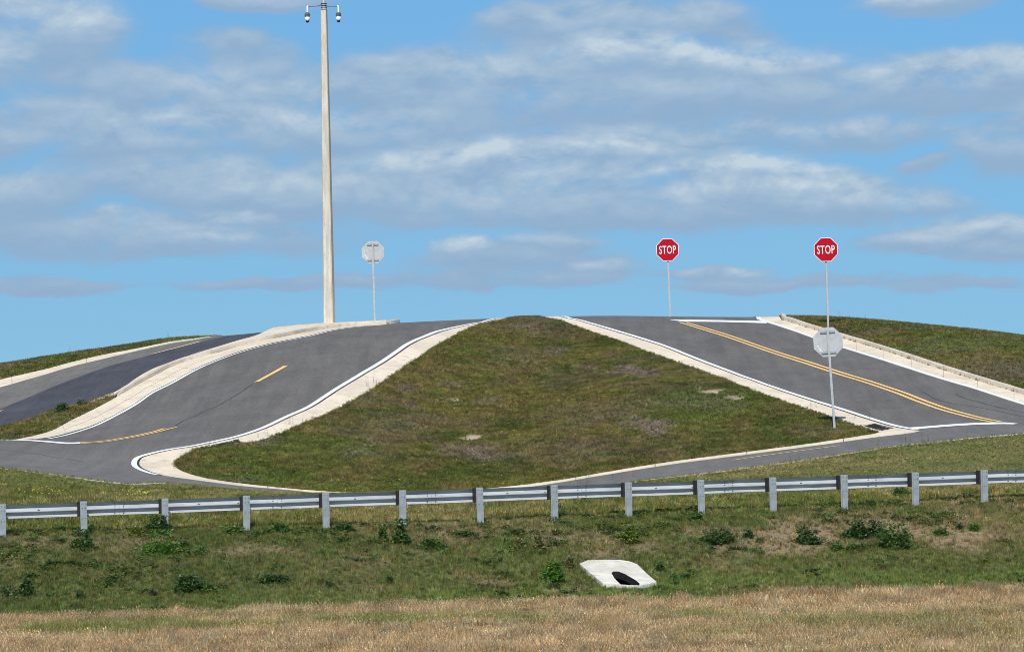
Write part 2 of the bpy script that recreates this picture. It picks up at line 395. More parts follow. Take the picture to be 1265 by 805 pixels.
# --- near edge of the lower road
NE=[(-220,553),(-100,565.5),(0,577.6),(46,583.2),(89,588.8),(134,595),(164,598.2),(205,'Y',93.1),(270,'Y',92.7),(340,'Y',92.6),(440,'Y',92.5),(540,'Y',92.5),(640,'Y',92.5),(720,'Y',93),(800,592.4),(850,586.8),(900,580.8),(950,574),(1000,567),(1040,560.8),(1096,552.4),(1152,546.2),(1198,541),(1265,535),(1380,521),(1500,507)]
near_edge=line(NE)
# --- asphalt outlines
main_top=[W((700,'Y',150)),W((934,'Y',150))]
right_side=gr_o  # from the crest down to the right
main_poly=np.r_[near_edge,[W((1500,500))],gr_o[::-1],[W((936,'Y',152)),W((330,'Y',152)),W((400,'Y',147)),W((492,'Y',143)),W((486,'Y',138.6))],gl_o[::-1],[W((-100,540.5)),W((-220,536))]]
a_near=[(-90,548),(0,527.2),(30,519.2),(48,512.5),(62,507.5),(84,502),(109,497.2),(137,486.5),(150,482.5),(172,471.2),(200,457.5),(238,442),(276,430.5),(310,421.5),(336,'Y',137.5),(380,'Y',141),(410,'Y',150)]
a_edge=line(a_near)
a_split=line([(-90,532),(0,504.6),(37,489.6),(68.5,476.3),(104,462.8),(134,452.2),(180,439.7),(216,430.2),(254,420.4),(290,'Y',141.5),(345,'Y',150)])
a_light=np.r_[ga_o,a_split[::-1]]
a_dark=np.r_[a_split,a_edge[::-1]]
# --- drain inlets and the culvert opening
drainR=np.array([W(q) for q in ((1068,526.2),(1080,523.4),(1104,528.8),(1088.5,532.2))])
drainL=np.array([W(q) for q in ((266,549.2),(291,543.6),(302,547.2),(286,551))])
culv_out=[W(q,.06) for q in ((716,697),(725.7,692.8),(744,692),(765.8,692),(778,694.4),(787,697.5),(798.7,708.8),(811,719.4),(800,722),(790.4,724.5),(778,724),(765.8,723),(745,721.5),(726.7,706.7))]
culv_hole=[W(q,.06) for q in ((755.3,708.5),(758.0,706.6),(763.7,706.6),(772,709.8),(785,717.2),(790,721.2),(790.2,724.0),(778,723.6),(766.5,722.6),(759,715))]

# ------------------------------------------------------------------ smooth random fields (numpy)
def vnoise(x,y,seed):
    r=np.random.default_rng(seed); T=r.random((64,64)); xi=np.floor(x).astype(int); yi=np.floor(y).astype(int)
    fx=x-xi; fy=y-yi; fx=fx*fx*(3-2*fx); fy=fy*fy*(3-2*fy)
    g_=lambda a,b: T[a%64,b%64]
    return (g_(xi,yi)*(1-fx)+g_(xi+1,yi)*fx)*(1-fy)+(g_(xi,yi+1)*(1-fx)+g_(xi+1,yi+1)*fx)*fy
def fbm(x,y,s,seed,o=4):
    v=0;a=1;n=0
    for k in range(o):
        v=v+a*vnoise(x*s*2**k+13.7*k,y*s*2**k+5.1*k,seed+k); n+=a; a*=.55
    return v/n
def band(v,a,b): return sstep(a,b,v)
# patches of bare or dead ground seen in the photo: (x,y, half width px, half height px, strength, kind)
PATCH=[(588,539,11,4.5,1.0,'sand'),(575,543,8,2.5,.8,'sand'),(880,484,18,4,.95,'sand'),(908,490,9,5,.8,'sand'),(862,480,6,3,.6,'sand'),(775,456,26,6,.8,'dead'),(800,462,16,6,.8,'dead'),(800,527,38,9,.8,'dead'),(560,476,22,4,.55,'dead'),(600,497,22,5,.55,'dead'),
(590,560,34,8,.8,'dead'),(570,553,30,6,.6,'dead'),(735,455,14,4,.8,'dead'),(688,434,18,6,.6,'dead'),(505,481,18,6,.6,'dead'),(505,500,12,5,.5,'dead'),(432,560,22,8,.7,'dead'),(458,546,12,4,.7,'sand'),(560,494,14,3,.8,'sand'),(330,545,28,5,.7,'dead'),(650,403,30,6,.5,'dead'),
(640,445,50,10,.3,'dead'),(745,505,60,12,.25,'dead'),(480,520,50,10,.3,'dead'),(560,610,0.1,.1,0,'dead'),(700,560,60,12,.3,'dead'),(300,594,26,3,.7,'dead'),(1100,522,20,5,.5,'dead'),(870,500,40,9,.5,'dead'),
(1180,660,70,18,.75,'dirt'),(1080,652,60,14,.8,'dirt'),(1000,655,60,16,.8,'dirt'),(940,668,50,14,.7,'dirt'),(870,655,40,9,.6,'dirt'),(700,662,70,10,.55,'dirt'),(560,660,60,9,.55,'dirt'),(610,725,20,6,.5,'dirt'),(700,728,25,5,.6,'dirt'),
(300,680,50,7,.6,'dirt'),(180,665,50,9,.5,'dirt'),(70,668,60,12,.45,'dirt'),(20,690,30,12,.35,'dirt'),(460,690,30,8,.4,'dirt'),(520,685,26,6,.4,'dirt'),(790,676,26,10,.5,'dirt'),(765,669,18,6,.5,'dirt'),(1120,668,26,6,.5,'dirt'),
(100,785,85,6,.9,'green'),(200,780,70,4,.8,'green'),(330,778,60,3,.6,'green'),(480,773,90,4,.8,'green'),(640,772,80,4,.7,'green'),(860,766,60,4,.7,'green'),(880,790,50,5,.4,'green'),(1080,772,120,5,.5,'green'),(60,530,40,8,.7,'dirt'),(1230,455,40,12,.4,'dead'),(1180,425,50,9,.3,'dead'),(740,686,30,5,.6,'dirt')]
PW=[]
for (x_,y_,w_,h_,s_,k_) in PATCH:
    if s_==0: continue
    a=cast(x_,y_); 
    if a is None: continue
    PW.append((x_,y_,w_,h_,s_,k_))
def patches(X,Y,Z):
    v=np.stack([X,Y,Z-CAMZ],-1); w=v@FW; u=CX+F*(v@RT)/w; t=CY-F*(v@UP)/w
    res={'sand':np.zeros(X.shape),'dead':np.zeros(X.shape),'dirt':np.zeros(X.shape),'green':np.zeros(X.shape)}
    nz=fbm(X,Y,1.3,50)-.5; n2=fbm(X,Y,.5,56)-.5
    for (x_,y_,w_,h_,s_,k_) in PW:
        r=np.sqrt(((u-x_)/w_)**2+((t-y_)/h_)**2)+nz*2.3+n2*1.1
        res[k_]=np.maximum(res[k_],s_*(1-band(r,.6,1.45)))
    return res
# line of the toe where the mown dry field starts, and the guardrail line
toe=spline([W(q) for q in ((-260,778),(0,765.5),(130,763),(200,759),(290,755),(400,751),(560,748),(700,744),(800,743),(900,738),(1000,735),(1265,730),(1500,726))],.6)
def ytoe(X): return np.interp(X,toe[:,0],toe[:,1])
G0=np.array(P(2,664,79.3)[:2]); G1=np.array(P(1214,620,85.9)[:2])
def yrail(X): return G0[1]+(X-G0[0])*(G1[1]-G0[1])/(G1[0]-G0[0])
def cover(X,Y,Z):
    """what grows where: rgb of the plants, rgb of the soil, weights, height, kind"""
    n1=fbm(X,Y,.35,1); n2=fbm(X,Y,1.1,9); n3=fbm(X,Y,.16,20); n4=fbm(X,Y,3.0,31,3)
    yt=ytoe(X)+(n2-.5)*1.2+(n1-.5)*1.0+(n4-.5)*.7; yr=yrail(X)
    pt=patches(X,Y,Z)
    isl=pip(hill_poly,X,Y)
    field=1-band(Y-yt,-.25,.25)
    slope=(Y>yt)*(1-band(Y-yr,-.1,.5))
    g1=np.array((.106,.124,.031)); g2=np.array((.176,.166,.045)); olive=np.array((.185,.145,.058)); straw=np.array((.43,.298,.160)); straw2=np.array((.55,.41,.235)); dkg=np.array((.050,.080,.018)); fresh=np.array((.105,.160,.030)); dead=np.array((.205,.155,.125))
    L=lambda a,b,t: a+(b-a)*np.clip(t,0,1)[...,None]
    sh=X.shape+(3,)
    # hill and verges
    col=L(np.broadcast_to(g1,sh),g2,band(n1,.35,.65)); col=L(col,olive,band(n2,.38,.68)*.8); col=L(col,dead*.85,band(fbm(X,Y,.45,130),.48,.68)*.35); col=L(col,dkg,band(1-n2,.52,.75)*.45)
    col=L(col,dead,pt['dead']*.9); col=L(col,fresh,band(n3,.55,.7)*.5)
    mot=fbm(X,Y,2.6,60,3); m2=fbm(X,Y,6.0,66,2); col=col*np.clip(.35+1.0*mot+.42*m2,.3,1.7)[...,None]; h=.055+.04*n2; dens=.95-.75*pt['dead']-1.0*pt['sand']
    # behind the rail: longer, paler, seeding grass
    vg=(1-isl.astype(float))*(Y>yr)*(1-band(Y,99,101))
    vc=L(np.broadcast_to(np.array((.165,.190,.048)),sh),np.array((.315,.265,.105)),band(n1*.5+n4*.5,.35,.65)); vc=L(vc,g1,band(n2,.52,.72)*.7); vc=L(vc,fresh,band(n3,.5,.62)*.35)
    col=col*(1-vg[...,None])+vc*vg[...,None]; h=h+vg*(.015+.06*n4)*(1-.75*band(Y,87,91.5))*band(Y-yr,.6,1.8); h=h*(1-.5*vg*band(Y,86,90))
    # slope below the rail
    sc_=L(np.broadcast_to(np.array((.138,.158,.046)),sh),np.array((.265,.215,.098)),band(n1*.6+n4*.4,.42,.66)); sc_=L(sc_,np.array((.130,.165,.045)),band(n2,.50,.70)*.75); sc_=L(sc_,np.array((.085,.125,.032)),band(-X,1.0,8)*.55*band(n1,.25,.5))
    lowgreen=band(1-np.abs((Y-yt)-(.7+1.1*band(n3,.3,.7)))/1.3,.1,.8)*band(X,-14,2)
    sc_=L(sc_,np.array((.150,.205,.048)),lowgreen*.85)
    sc_=L(sc_,np.array((.235,.175,.10)),pt['dirt']*.7)
    s_=slope.astype(float)[...,None]; col=col*(1-s_)+sc_*s_; h=h*(1-slope)+slope*(.045+.055*n4+.03*n2)
    dens=dens-(slope*.72+.15)*pt['dirt']
    # dry field
    fc=L(np.broadcast_to(straw,sh),straw2,band(n4,.35,.7))
    # greener swathes run across the field
    d=yt-Y
    gw=band(1-np.abs(d-3.4-1.6*(n3-.5))/1.7,.1,.9)*band(n2*.6+n1*.4,.25,.5)*band(X,-11,-8.5)*(1-band(X,-1,3))+band(d,2.0,4.5)*band(X,2,8)*band(n1*.7+n2*.3,.36,.60)*.5
    fc=L(fc,np.array((.19,.20,.06)),np.clip(gw,0,1)*.95)
    fc=L(fc,np.array((.25,.185,.10)),band(n2,.48,.7)*.6); fc=L(fc,np.array((.19,.215,.055)),pt['green'])
    f_=field[...,None]; col=col*(1-f_)+fc*f_; h=h*(1-field)+field*(.09+.07*n4+.05*n2); dens=dens*(1-field)+field*.98
    soil=L(np.broadcast_to(np.array((.060,.052,.028)),sh),np.array((.11,.090,.052)),n2)
    soil=L(soil,np.array((.50,.39,.27)),pt['sand']); soil=L(soil,np.array((.19,.15,.125)),pt['dead']); soil=L(soil,np.array((.31,.225,.14)),pt['dirt'])
    soil=soil*(1-f_)+np.array((.30,.21,.125))*f_
    gmix=np.clip(dens,0,1)*(.72*field+.42*(1-field))
    ground=soil*(1-gmix[...,None])+col*gmix[...,None]
    return col,ground,np.clip(dens,0,1),h,field

# ------------------------------------------------------------------ ground materials
def attr(t,name,typ='GEOMETRY'):
    n=N(t,'ShaderNodeAttribute'); n.attribute_name=name; n.attribute_type=typ; return n.outputs['Color']
m_ground,t,b=material('turf_soil')
pos=coords(t); n1=noise(t,pos,9,6,.7,.3); n2=noise(t,pos,40,4,.7)
c=mixc(t,1.0,attr(t,'tint'),maprange(t,n1.outputs[0],.3,.7,.65,1.3,False),'MULTIPLY'); c=mixc(t,1.0,c,maprange(t,n2.outputs[0],.3,.7,.7,1.3,False),'MULTIPLY')
lk(t,c,b.inputs['Base Color']); b.inputs['Roughness'].default_value=.95; b.inputs['Specular IOR Level'].default_value=.1
bn=N(t,'ShaderNodeBump'); bn.inputs['Strength'].default_value=.8; bn.inputs['Distance'].default_value=.05; lk(t,n1.outputs[0],bn.inputs['Height']); lk(t,bn.outputs[0],b.inputs['Normal'])
def asphalt(name,c1,c2,stain,streak=(1,1,1)):
    m,t,b=material(name); pos=coords(t)
    n1=noise(t,pos,.55,6,.6,.4,streak); n2=noise(t,pos,45,3,.75); n3=noise(t,pos,5,5,.65); n4=noise(t,pos,16,3,.8,0,(1,1,1),(9,9,9)); n5=noise(t,pos,11,4,.75,0,(1,1,1),(3,9,2))
    col=mixc(t,maprange(t,n1.outputs[0],.32,.68),c1,c2)
    col=mixc(t,mth(t,'MULTIPLY',maprange(t,n3.outputs[0],.50,.80),.5),col,stain)
    col=mixc(t,1.0,col,maprange(t,n2.outputs[0],.25,.75,.80,1.22,False),'MULTIPLY')
    col=mixc(t,1.0,col,maprange(t,n5.outputs[0],.3,.7,.76,1.26,False),'MULTIPLY'); col=mixc(t,maprange(t,n4.outputs[0],.66,.76),col,(.22,.21,.20))
    st=noise(t,pos,1.0,4,.6,.3,(2.2,.10,1),(4,4,4)); col=mixc(t,1.0,col,maprange(t,st.outputs[0],.35,.65,.90,1.10,False),'MULTIPLY')
    sp=N(t,'ShaderNodeSeparateXYZ'); lk(t,pos,sp.inputs[0]); yy=mth(t,'ADD',sp.outputs[1],mth(t,'MULTIPLY',n1.outputs[0],9.0))
    col=mixc(t,1.0,col,maprange(t,yy,105,114,1.16,.97),'MULTIPLY')      # the lower road is older and paler
    lk(t,col,b.inputs['Base Color']); b.inputs['Roughness'].default_value=.86; b.inputs['Specular IOR Level'].default_value=.25
    bn=N(t,'ShaderNodeBump'); bn.inputs['Strength'].default_value=.5; bn.inputs['Distance'].default_value=.006; lk(t,n2.outputs[0],bn.inputs['Height']); lk(t,bn.outputs[0],b.inputs['Normal'])
    return m
m_asph=asphalt('worn_asphalt',(.112,.103,.095),(.136,.125,.115),(.086,.080,.077))
m_asph_old=asphalt('old_pale_asphalt',(.135,.125,.112),(.165,.155,.138),(.09,.086,.082))
m_asph_new=asphalt('dark_asphalt',(.052,.053,.062),(.070,.070,.078),(.038,.037,.046))
m_conc=mat_noise('cream_concrete',(.60,.505,.385),(.71,.605,.465),.7,.85,.12,.3,70,c3=(.44,.37,.285),s3=3)
m_kerb=mat_noise('weathered_concrete',(.50,.43,.34),(.60,.52,.415),1.2,.9,.10,.3,50,c3=(.37,.325,.265),s3=5)
m_sub=mat_noise('joint_fill',(.035,.032,.030),(.05,.045,.04),5,.95)
m_white=mat_noise('road_paint_white',(.70,.71,.70),(.80,.81,.80),3,.7,.08,0,60,c3=(.42,.42,.41),s3=14)
m_yellow=mat_noise('road_paint_yellow',(.74,.45,.14),(.82,.53,.20),3,.7,.10,0,60,c3=(.42,.29,.14),s3=14)
m_yellow_worn=mat_noise('road_paint_yellow_faded',(.62,.46,.25),(.70,.52,.30),3,.8,.12,0,60,c3=(.35,.28,.19),s3=9)
m_seam=mat_noise('tar_seam',(.035,.034,.036),(.05,.05,.052),4,.8)

# ------------------------------------------------------------------ one triangulation shared by turf and roads
inner=[]
def grid(x0,x1,y0,y1,s):
    xs=np.arange(x0,x1,s); ys=np.arange(y0,y1,s*.866)
    for j,y in enumerate(ys):
        for x in xs: inner.append((x+(j%2)*s/2+rng.uniform(-.12,.12)*s,y+rng.uniform(-.12,.12)*s))
grid(-27,29,62,146,.62)
cont=[(-27,29,62,146)]
def outside(x0,x1,y0,y1,s,hole):
    xs=np.arange(x0,x1,s); ys=np.arange(y0,y1,s)
    for y in ys:
        for x in xs:
            if not(hole[0]-s*.4<x<hole[1]+s*.4 and hole[2]-s*.4<y<hole[3]+s*.4): inner.append((x,y))
outside(-66,70,44,206,3.0,(-27,29,62,146))
outside(-300,301,-200,500,25,(-66,70,44,206))
outside(-4000,4001,-4000,4001,500,(-300,300,-200,500))
loops=[ring_poly,hill_poly,gl_poly,gr_poly,ga_poly,main_poly,a_light,a_dark,np.array(culv_hole)]
V=[]; E=[]
for L_ in loops:
    b0=len(V); V+= [tuple(p) for p in L_]; n_=len(L_); E+=[(b0+i,b0+(i+1)%n_) for i in range(n_)]
V+=inner
vo,eo,fo,_,_,_=delaunay_2d_cdt([Vector((float(a),float(b_))) for a,b_ in V],E,[],0,1e-4)
VX=np.array([v.x for v in vo]); VY=np.array([v.y for v in vo]); VZ=H(VX,VY)
FA=np.array([f for f in fo if len(f)==3]); cxy=np.stack([VX[FA].mean(1),VY[FA].mean(1)],-1)
print('terrain verts',len(VX),'faces',len(FA))
cls=np.zeros(len(FA),int)
def put(poly,k): cls[pip(poly,cxy[:,0],cxy[:,1])]=k
put(main_poly,1); put(a_light,2); put(a_dark,3); 
isl_f=pip(hill_poly,cxy[:,0],cxy[:,1]); cls[isl_f]=0
for q in (ring_poly,gl_poly,gr_poly,ga_poly): 
    k=pip(q,cxy[:,0],cxy[:,1]); cls[k&~isl_f]=4
put(culv_hole,9)
ar=np.abs((VX[FA[:,1]]-VX[FA[:,0]])*(VY[FA[:,2]]-VY[FA[:,0]])-(VX[FA[:,2]]-VX[FA[:,0]])*(VY[FA[:,1]]-VY[FA[:,0]]))
def sub_mesh(k,name,mat,tint=False,label=None,cat=None,shift=0.0):
    f=FA[(cls==k)&(ar>1e-7)]; u,inv=np.unique(f,return_inverse=True); f=inv.reshape(f.shape)
    z=VZ[u]+shift
    me=bpy.data.meshes.new(name); me.from_pydata(np.stack([VX[u],VY[u],z],-1).tolist(),[],f.tolist()); me.update()
    me.polygons.foreach_set('use_smooth',[True]*len(me.polygons)); me.materials.append(mat)
    if tint:
        c_=cover(VX[u],VY[u],VZ[u])[1]
        a=me.color_attributes.new('tint','FLOAT_COLOR','POINT'); a.data.foreach_set('color',np.c_[c_,np.ones(len(c_))].astype(np.float32).ravel())
    o=bpy.data.objects.new(name,me); COL.objects.link(o); tag(o,label,cat,None,'structure'); return o
ground=sub_mesh(0,'ground',m_ground,True,'rising ground under the grass, flat in front and humped in the middle')
road=sub_mesh(1,'road',m_asph,False,'grey asphalt road forking round the grassy hill')
road_a=sub_mesh(2,'road_shoulder_lane',m_asph_old,False,'paler worn asphalt lane at the far left, beside the grass bank')
road_b=sub_mesh(3,'road_resurfaced_lane',m_asph_new,False,'darker resurfaced asphalt lane at the far left, next to the concrete median')
bed=sub_mesh(4,'gutter_bed',m_sub,False,'dark bedding seen in the joints of the concrete gutters')

# ------------------------------------------------------------------ ribbons: paint, seams, slabs
def ribbon(name,a,b_,mat,lift,parent=None,cross=1,kind='structure',label=None):
    n=len(a); vs=[];fs=[]
    for i in range(n):
        for j in range(cross+1):
            p=a[i]+(b_[i]-a[i])*j/cross; vs.append((p[0],p[1]))
    vs=np.array(vs); z=H(vs[:,0],vs[:,1])+lift
    for i in range(n-1):
        for j in range(cross):
            q=i*(cross+1)+j; fs.append((q,q+1,q+cross+2,q+cross+1))
    # face upward
    v=np.c_[vs,z]; f0=fs[0]; nr=np.cross(v[f0[1]]-v[f0[0]],v[f0[2]]-v[f0[0]])
    if nr[2]<0: fs=[f[::-1] for f in fs]
    o=mesh_obj(name,v,fs,mat,parent,True)
    if parent is None: tag(o,label,None,None,kind)
    return o
def stripe(name,path,w,mat,lift=.012,label=None,parent=None,cross=1):
    # edges a little uneven, as sprayed thermoplastic is
    n=len(path); jit=(fbm(path[:,0]*3,path[:,1]*3,1.0,77)-.5)*.02
    return ribbon(name,offset(path,-w/2)+0,offset(path,w/2+jit[:,None]*0),mat,lift,parent,cross,'structure',label)
def slabs(parent_name,label,o_,i_,L,mat,cross=3,seam=None,skip=None,lift=.010,gap=.022,step=.35,minw=.0):
    """a gutter cast in bays: each bay a part with its own edges"""
    root=empty(parent_name,(0,0,0)); tag(root,label,None,None,'structure')
    tot=max(arclen(o_)[-1],arclen(i_)[-1]); n=int(tot/step)+1
    # pair by arc length of the mid line: both edges were drawn station by station
    ao,ai=o_,i_
    mid=(ao+ai)/2; s=arclen(mid); nb=max(1,int(round(s[-1]/L)))
    for k in range(nb):
        s0=s[-1]*k/nb+gap/2; s1=s[-1]*(k+1)/nb-gap/2
        t=np.linspace(s0,s1,max(3,int((s1-s0)/step)+1))
        A=np.stack([np.interp(t,s,ao[:,0]),np.interp(t,s,ao[:,1])],-1); B=np.stack([np.interp(t,s,ai[:,0]),np.interp(t,s,ai[:,1])],-1)
        strips=[(0,1)] if seam is None else [(0,seam-.008),(seam+.008,1)]
        for (u0,u1) in strips:
            n_=len(t); vs=[]; cr=cross
            for i in range(n_):
                for j in range(cr+1):
                    u=u0+(u1-u0)*j/cr; vs.append(A[i]+(B[i]-A[i])*u)
            vs=np.array(vs); dz=rng.uniform(-.002,.002)
            top=np.c_[vs,H(vs[:,0],vs[:,1])+lift+dz]
            fs=[]
            for i in range(n_-1):
                for j in range(cr):
                    q=i*(cr+1)+j
                    if skip is not None:
                        c_=vs[[q,q+1,q+cr+2,q+cr+1]].mean(0)
                        if any(pip(sk,np.array([c_[0]]),np.array([c_[1]]))[0] for sk in skip): continue
                    fs.append((q,q+1,q+cr+2,q+cr+1))
            if not fs: continue
            nr=np.cross(top[fs[0][1]]-top[fs[0][0]],top[fs[0][2]]-top[fs[0][0]])
            if nr[2]<0: fs=[f[::-1] for f in fs]
            # skirt round the bay
            per=[j for j in range(cr+1)]+[i*(cr+1)+cr for i in range(1,n_)]+[(n_-1)*(cr+1)+j for j in range(cr-1,-1,-1)]+[i*(cr+1) for i in range(n_-2,0,-1)]
            low=top[per]-np.array((0,0,.07)); b0=len(top); allv=np.r_[top,low]; m_=len(per)
            for a_ in range(m_):
                b2=(a_+1)%m_; fs.append((per[a_],per[b2],b0+b2,b0+a_))
            mesh_obj('slab',allv,fs,mat,root)
    return root
# paired resampling keeps the bays square to the kerb
def paired(RPairs,step=.4):
    A=[np.array(W(a)) for a in densify([a for a,b_ in RPairs])]; B=[np.array(W(b_)) for b_ in densify([b_ for a,b_ in RPairs])]
    Mx=[np.r_[a,b_] for a,b_ in zip(A,B)]; out=[]
    n=len(Mx)
    for i in range(n-1):
        a,b_,c,d=Mx[max(i-1,0)],Mx[i],Mx[i+1],Mx[min(i+2,n-1)]
        k=max(1,int(max(np.linalg.norm((c-b_)[:2]),np.linalg.norm((c-b_)[2:]))/step))
        t1=(c-a)/2; t2=(d-b_)/2
        for sl in (slice(0,2),slice(2,4)):
            L=np.linalg.norm((c-b_)[sl])
            for t_ in (t1,t2):
                l=np.linalg.norm(t_[sl])
                if l>L*1.2: t_[sl]*=L*1.2/l
        for j in range(k):
            t=j/k; out.append((2*t**3-3*t*t+1)*b_+(t**3-2*t*t+t)*t1+(-2*t**3+3*t*t)*c+(t**3-t*t)*t2)
    out.append(Mx[-1]); out=np.array(out); return out[:,:2],out[:,2:]
po,pi_=paired(RP); slabs('island_gutter','cream concrete gutter running right round the grassy hill',po,pi_,3.05,m_conc,4,None,(drainR,drainL),step=.22)
po,pi_=paired(GL); slabs('median_gutter','cream concrete gutter along the left of the road that climbs past the median',po,pi_,3.05,m_conc,2,.46)
po,pi_=paired(GR); slabs('verge_gutter','cream concrete gutter along the right of the two-lane climb, under the raised kerb',po,pi_,3.05,m_conc,3)
po,pi_=paired(GA); slabs('bank_gutter','narrow cream concrete gutter at the foot of the far left grass bank',po,pi_,4.5,m_conc,2)
ne_in=near_edge; slabs('edge_strip','thin pale concrete strip along the near side of the lower road',offset(near_edge,.0),offset(near_edge,.28),6.0,m_kerb,1,lift=.014)

# --- paint
wl=line([(60,541.9),(78,538.3),(97,533),(119,525.3),(143,513.4),(167,500),(187,486),(212.4,473.4),(239,458.5),(263,447.6),(297,435.1),(334.5,425.1),(379,416),(409,408.8),(440,404.4),(474,401.3)])
stripe('edge_line',wl,.15,m_white,label='white edge line beside the median gutter on the left road')
wi=offset(ring_o,0.0)
# island white line follows the gutter from the crest on the left, round the nose and part of the lower side
k0=np.argmin(np.abs(ring_o[:,0]-W((200,586.6))[0])+np.abs(ring_o[:,1]-W((200,586.6))[1])); k1=len(ring_o)-1
sl=ring_o[k0:k1]; stripe('edge_line',offset(sl,-.150),.17,m_white,label='white edge line round the left nose of the grassy hill')
k2=np.argmin(np.linalg.norm(ring_o-np.array(W((1126,531))),axis=1))
sr=ring_o[0:k2+1]; stripe('edge_line',offset(sr,-.150),.17,m_white,label='white edge line on the left of the two-lane climb')
stripe('edge_line',offset(gr_o,-.10)[:],.16,m_white,label='white edge line on the right of the two-lane climb')
def quad_strip(name,A,B,mat,label,n=24,lift=.012):
    a=line(A,.3); b_=line(B,.3); n=max(n,2); return ribbon(name,resample(a,n),resample(b_,n),mat,lift,None,1,'structure',label)
quad_strip('stop_line',[(826,395.0),(870,395.3),(944,396.6)],[(845,397.6),(890,397.9),(948,399.5)],m_white,'white stop line at the top of the two-lane climb')
quad_strip('stop_line',[(1120,528.3),(1140.6,526.9),(1189,523.2),(1235.6,521.7),(1258,523.2)],[(1132,530.6),(1141,529.4),(1189,525.6),(1235,524),(1252,524.1)],m_white,'white stop line at the foot of the two-lane climb')
quad_strip('stop_line',[(-40,541.6),(0,542.8),(30,543.2),(52,544.2),(83,546.6),(99,546.2)],[(-40,542.4),(0,543.6),(30,544.3),(52,545.8),(83,548.4),(99,547.9)],m_white,'white line across the left road where it meets the lower road')
yc=line([(843,398.2),(870,406.3),(899,415.2),(930,426),(959,436),(1000,449),(1040,462),(1070,471),(1096,479.7),(1115,486.3),(1133,493.5),(1152,500.5),(1170,506.5),(1190,512),(1210,517),(1232,521.3)])
stripe('centre_line',offset(yc,-.13),.13,m_yellow,label='left stripe of the double yellow centre line'); stripe('centre_line',offset(yc,.13),.13,m_yellow,label='right stripe of the double yellow centre line')
yb=line([(98,547.1),(127,545.2),(150,541.7),(172,537.7),(195,532.4),(206,529)]); 
stripe('centre_line',offset(yb,-.10),.15,m_yellow,.012,label='inner stripe of the short double yellow line at the left junction')
yb2=line([(98,547.5),(127,545.7),(150,542.2),(172,538.2),(195,533.0),(206,530),(217,527.6)])
stripe('centre_line',offset(yb2,.08),.14,m_yellow,.013,label='outer stripe of the short double yellow line at the left junction')
stripe('centre_dash',line([(317,471.8),(335,462),(353,451.9)]),.19,m_yellow,label='single yellow dash in the middle of the left road')
stripe('centre_line',line([(187,437.4),(216.9,429.9),(246,422.2)]),.12,m_yellow_worn,label='faded yellow line between the pale and dark lanes at the far left')
stripe('centre_dash',line([(-60,528),(-30,518.5),(2,507)]),.15,m_yellow,label='end of a yellow dash at the left edge of the picture')
stripe('centre_dash',line([(905,568.3),(950,561.8),(1000,555.2),(1038,550.2)]),.10,m_yellow_worn,label='faint yellow line on the lower road at the right')
stripe('joint',offset(sl,-.030),.075,m_seam,.0125,'dark joint between asphalt and gutter round the left nose'); stripe('joint',offset(sr,-.030),.075,m_seam,.0125,'dark joint between asphalt and gutter on the left of the two-lane climb')
stripe('joint',offset(gl_o,.02),.04,m_seam,.0125,'dark joint between asphalt and gutter beside the median')
# --- seams and cracks
def crack(pts,w,label): 
    p=line(pts,.25); j=(fbm(p[:,0]*2.2,p[:,1]*2.2,1,90)-.5)*.10; p=p+np.stack([j,j*.3],-1); stripe('crack',p,w,m_seam,.009,label)
crack([(216,526),(228,519),(240,514),(254,507),(268,501.5),(290,489),(312,474.5)],.022,'dark seam leading down from the yellow dash')
crack([(1140,484),(1156,493),(1180,499),(1200,501.5),(1230,507),(1262,514)],.02,'upper dark crack near the foot of the two-lane climb')
crack([(1180,486),(1195,493),(1215,498),(1235,503.5),(1265,509.5)],.018,'lower dark crack near the foot of the two-lane climb')
crack([(-30,552),(0,555.5),(40,560),(75,566),(104,570)],.02,'dark seam across the left of the lower road')

# --- kerbs and median
def kerb(root,path,mat,h=.15,top=.16,side=1,L=3.05,batter=.03,taper=None):
    """raised kerb in bays; path = foot of the face; side=+1 body lies right of travel"""
    s=arclen(path); nb=int(round(s[-1]/L))
    for k in range(nb):
        t=np.linspace(s[-1]*k/nb+.008,s[-1]*(k+1)/nb-.008,9)
        p=np.stack([np.interp(t,s,path[:,0]),np.interp(t,s,path[:,1])],-1)
        if len(p)<2: continue
        prof=[(0,-.05,0),(0,.015,0),(batter*.6,h*.55,0),(batter,h-.02,0),(batter+.02,h,0),(top-.012,h,0),(top,h-.012,0),(top,-.05,0)]
        z0=H(p[:,0],p[:,1]); rings=[]
        for i in range(len(p)):
            hh=1.0 if taper is None else taper(t[i],s[-1])
            r=[]
            for (d,z,_) in prof:
                q=offset(p,side*d)[i]; r.append((q[0],q[1],z0[i]+(z*hh if z>0 else z)))
            rings.append(r)
        mb=MB(); mb.ring(rings); mb.build('kerb_bay',mat,root)
kr=empty('kerb',(0,0,0)); tag(kr,'raised concrete kerb between the right-hand gutter and the grass',None,None,'structure')
kpath=gr_i.copy()
kerb(kr,offset(kpath,0.0)[3:],m_kerb,.15,.17,side=-1)

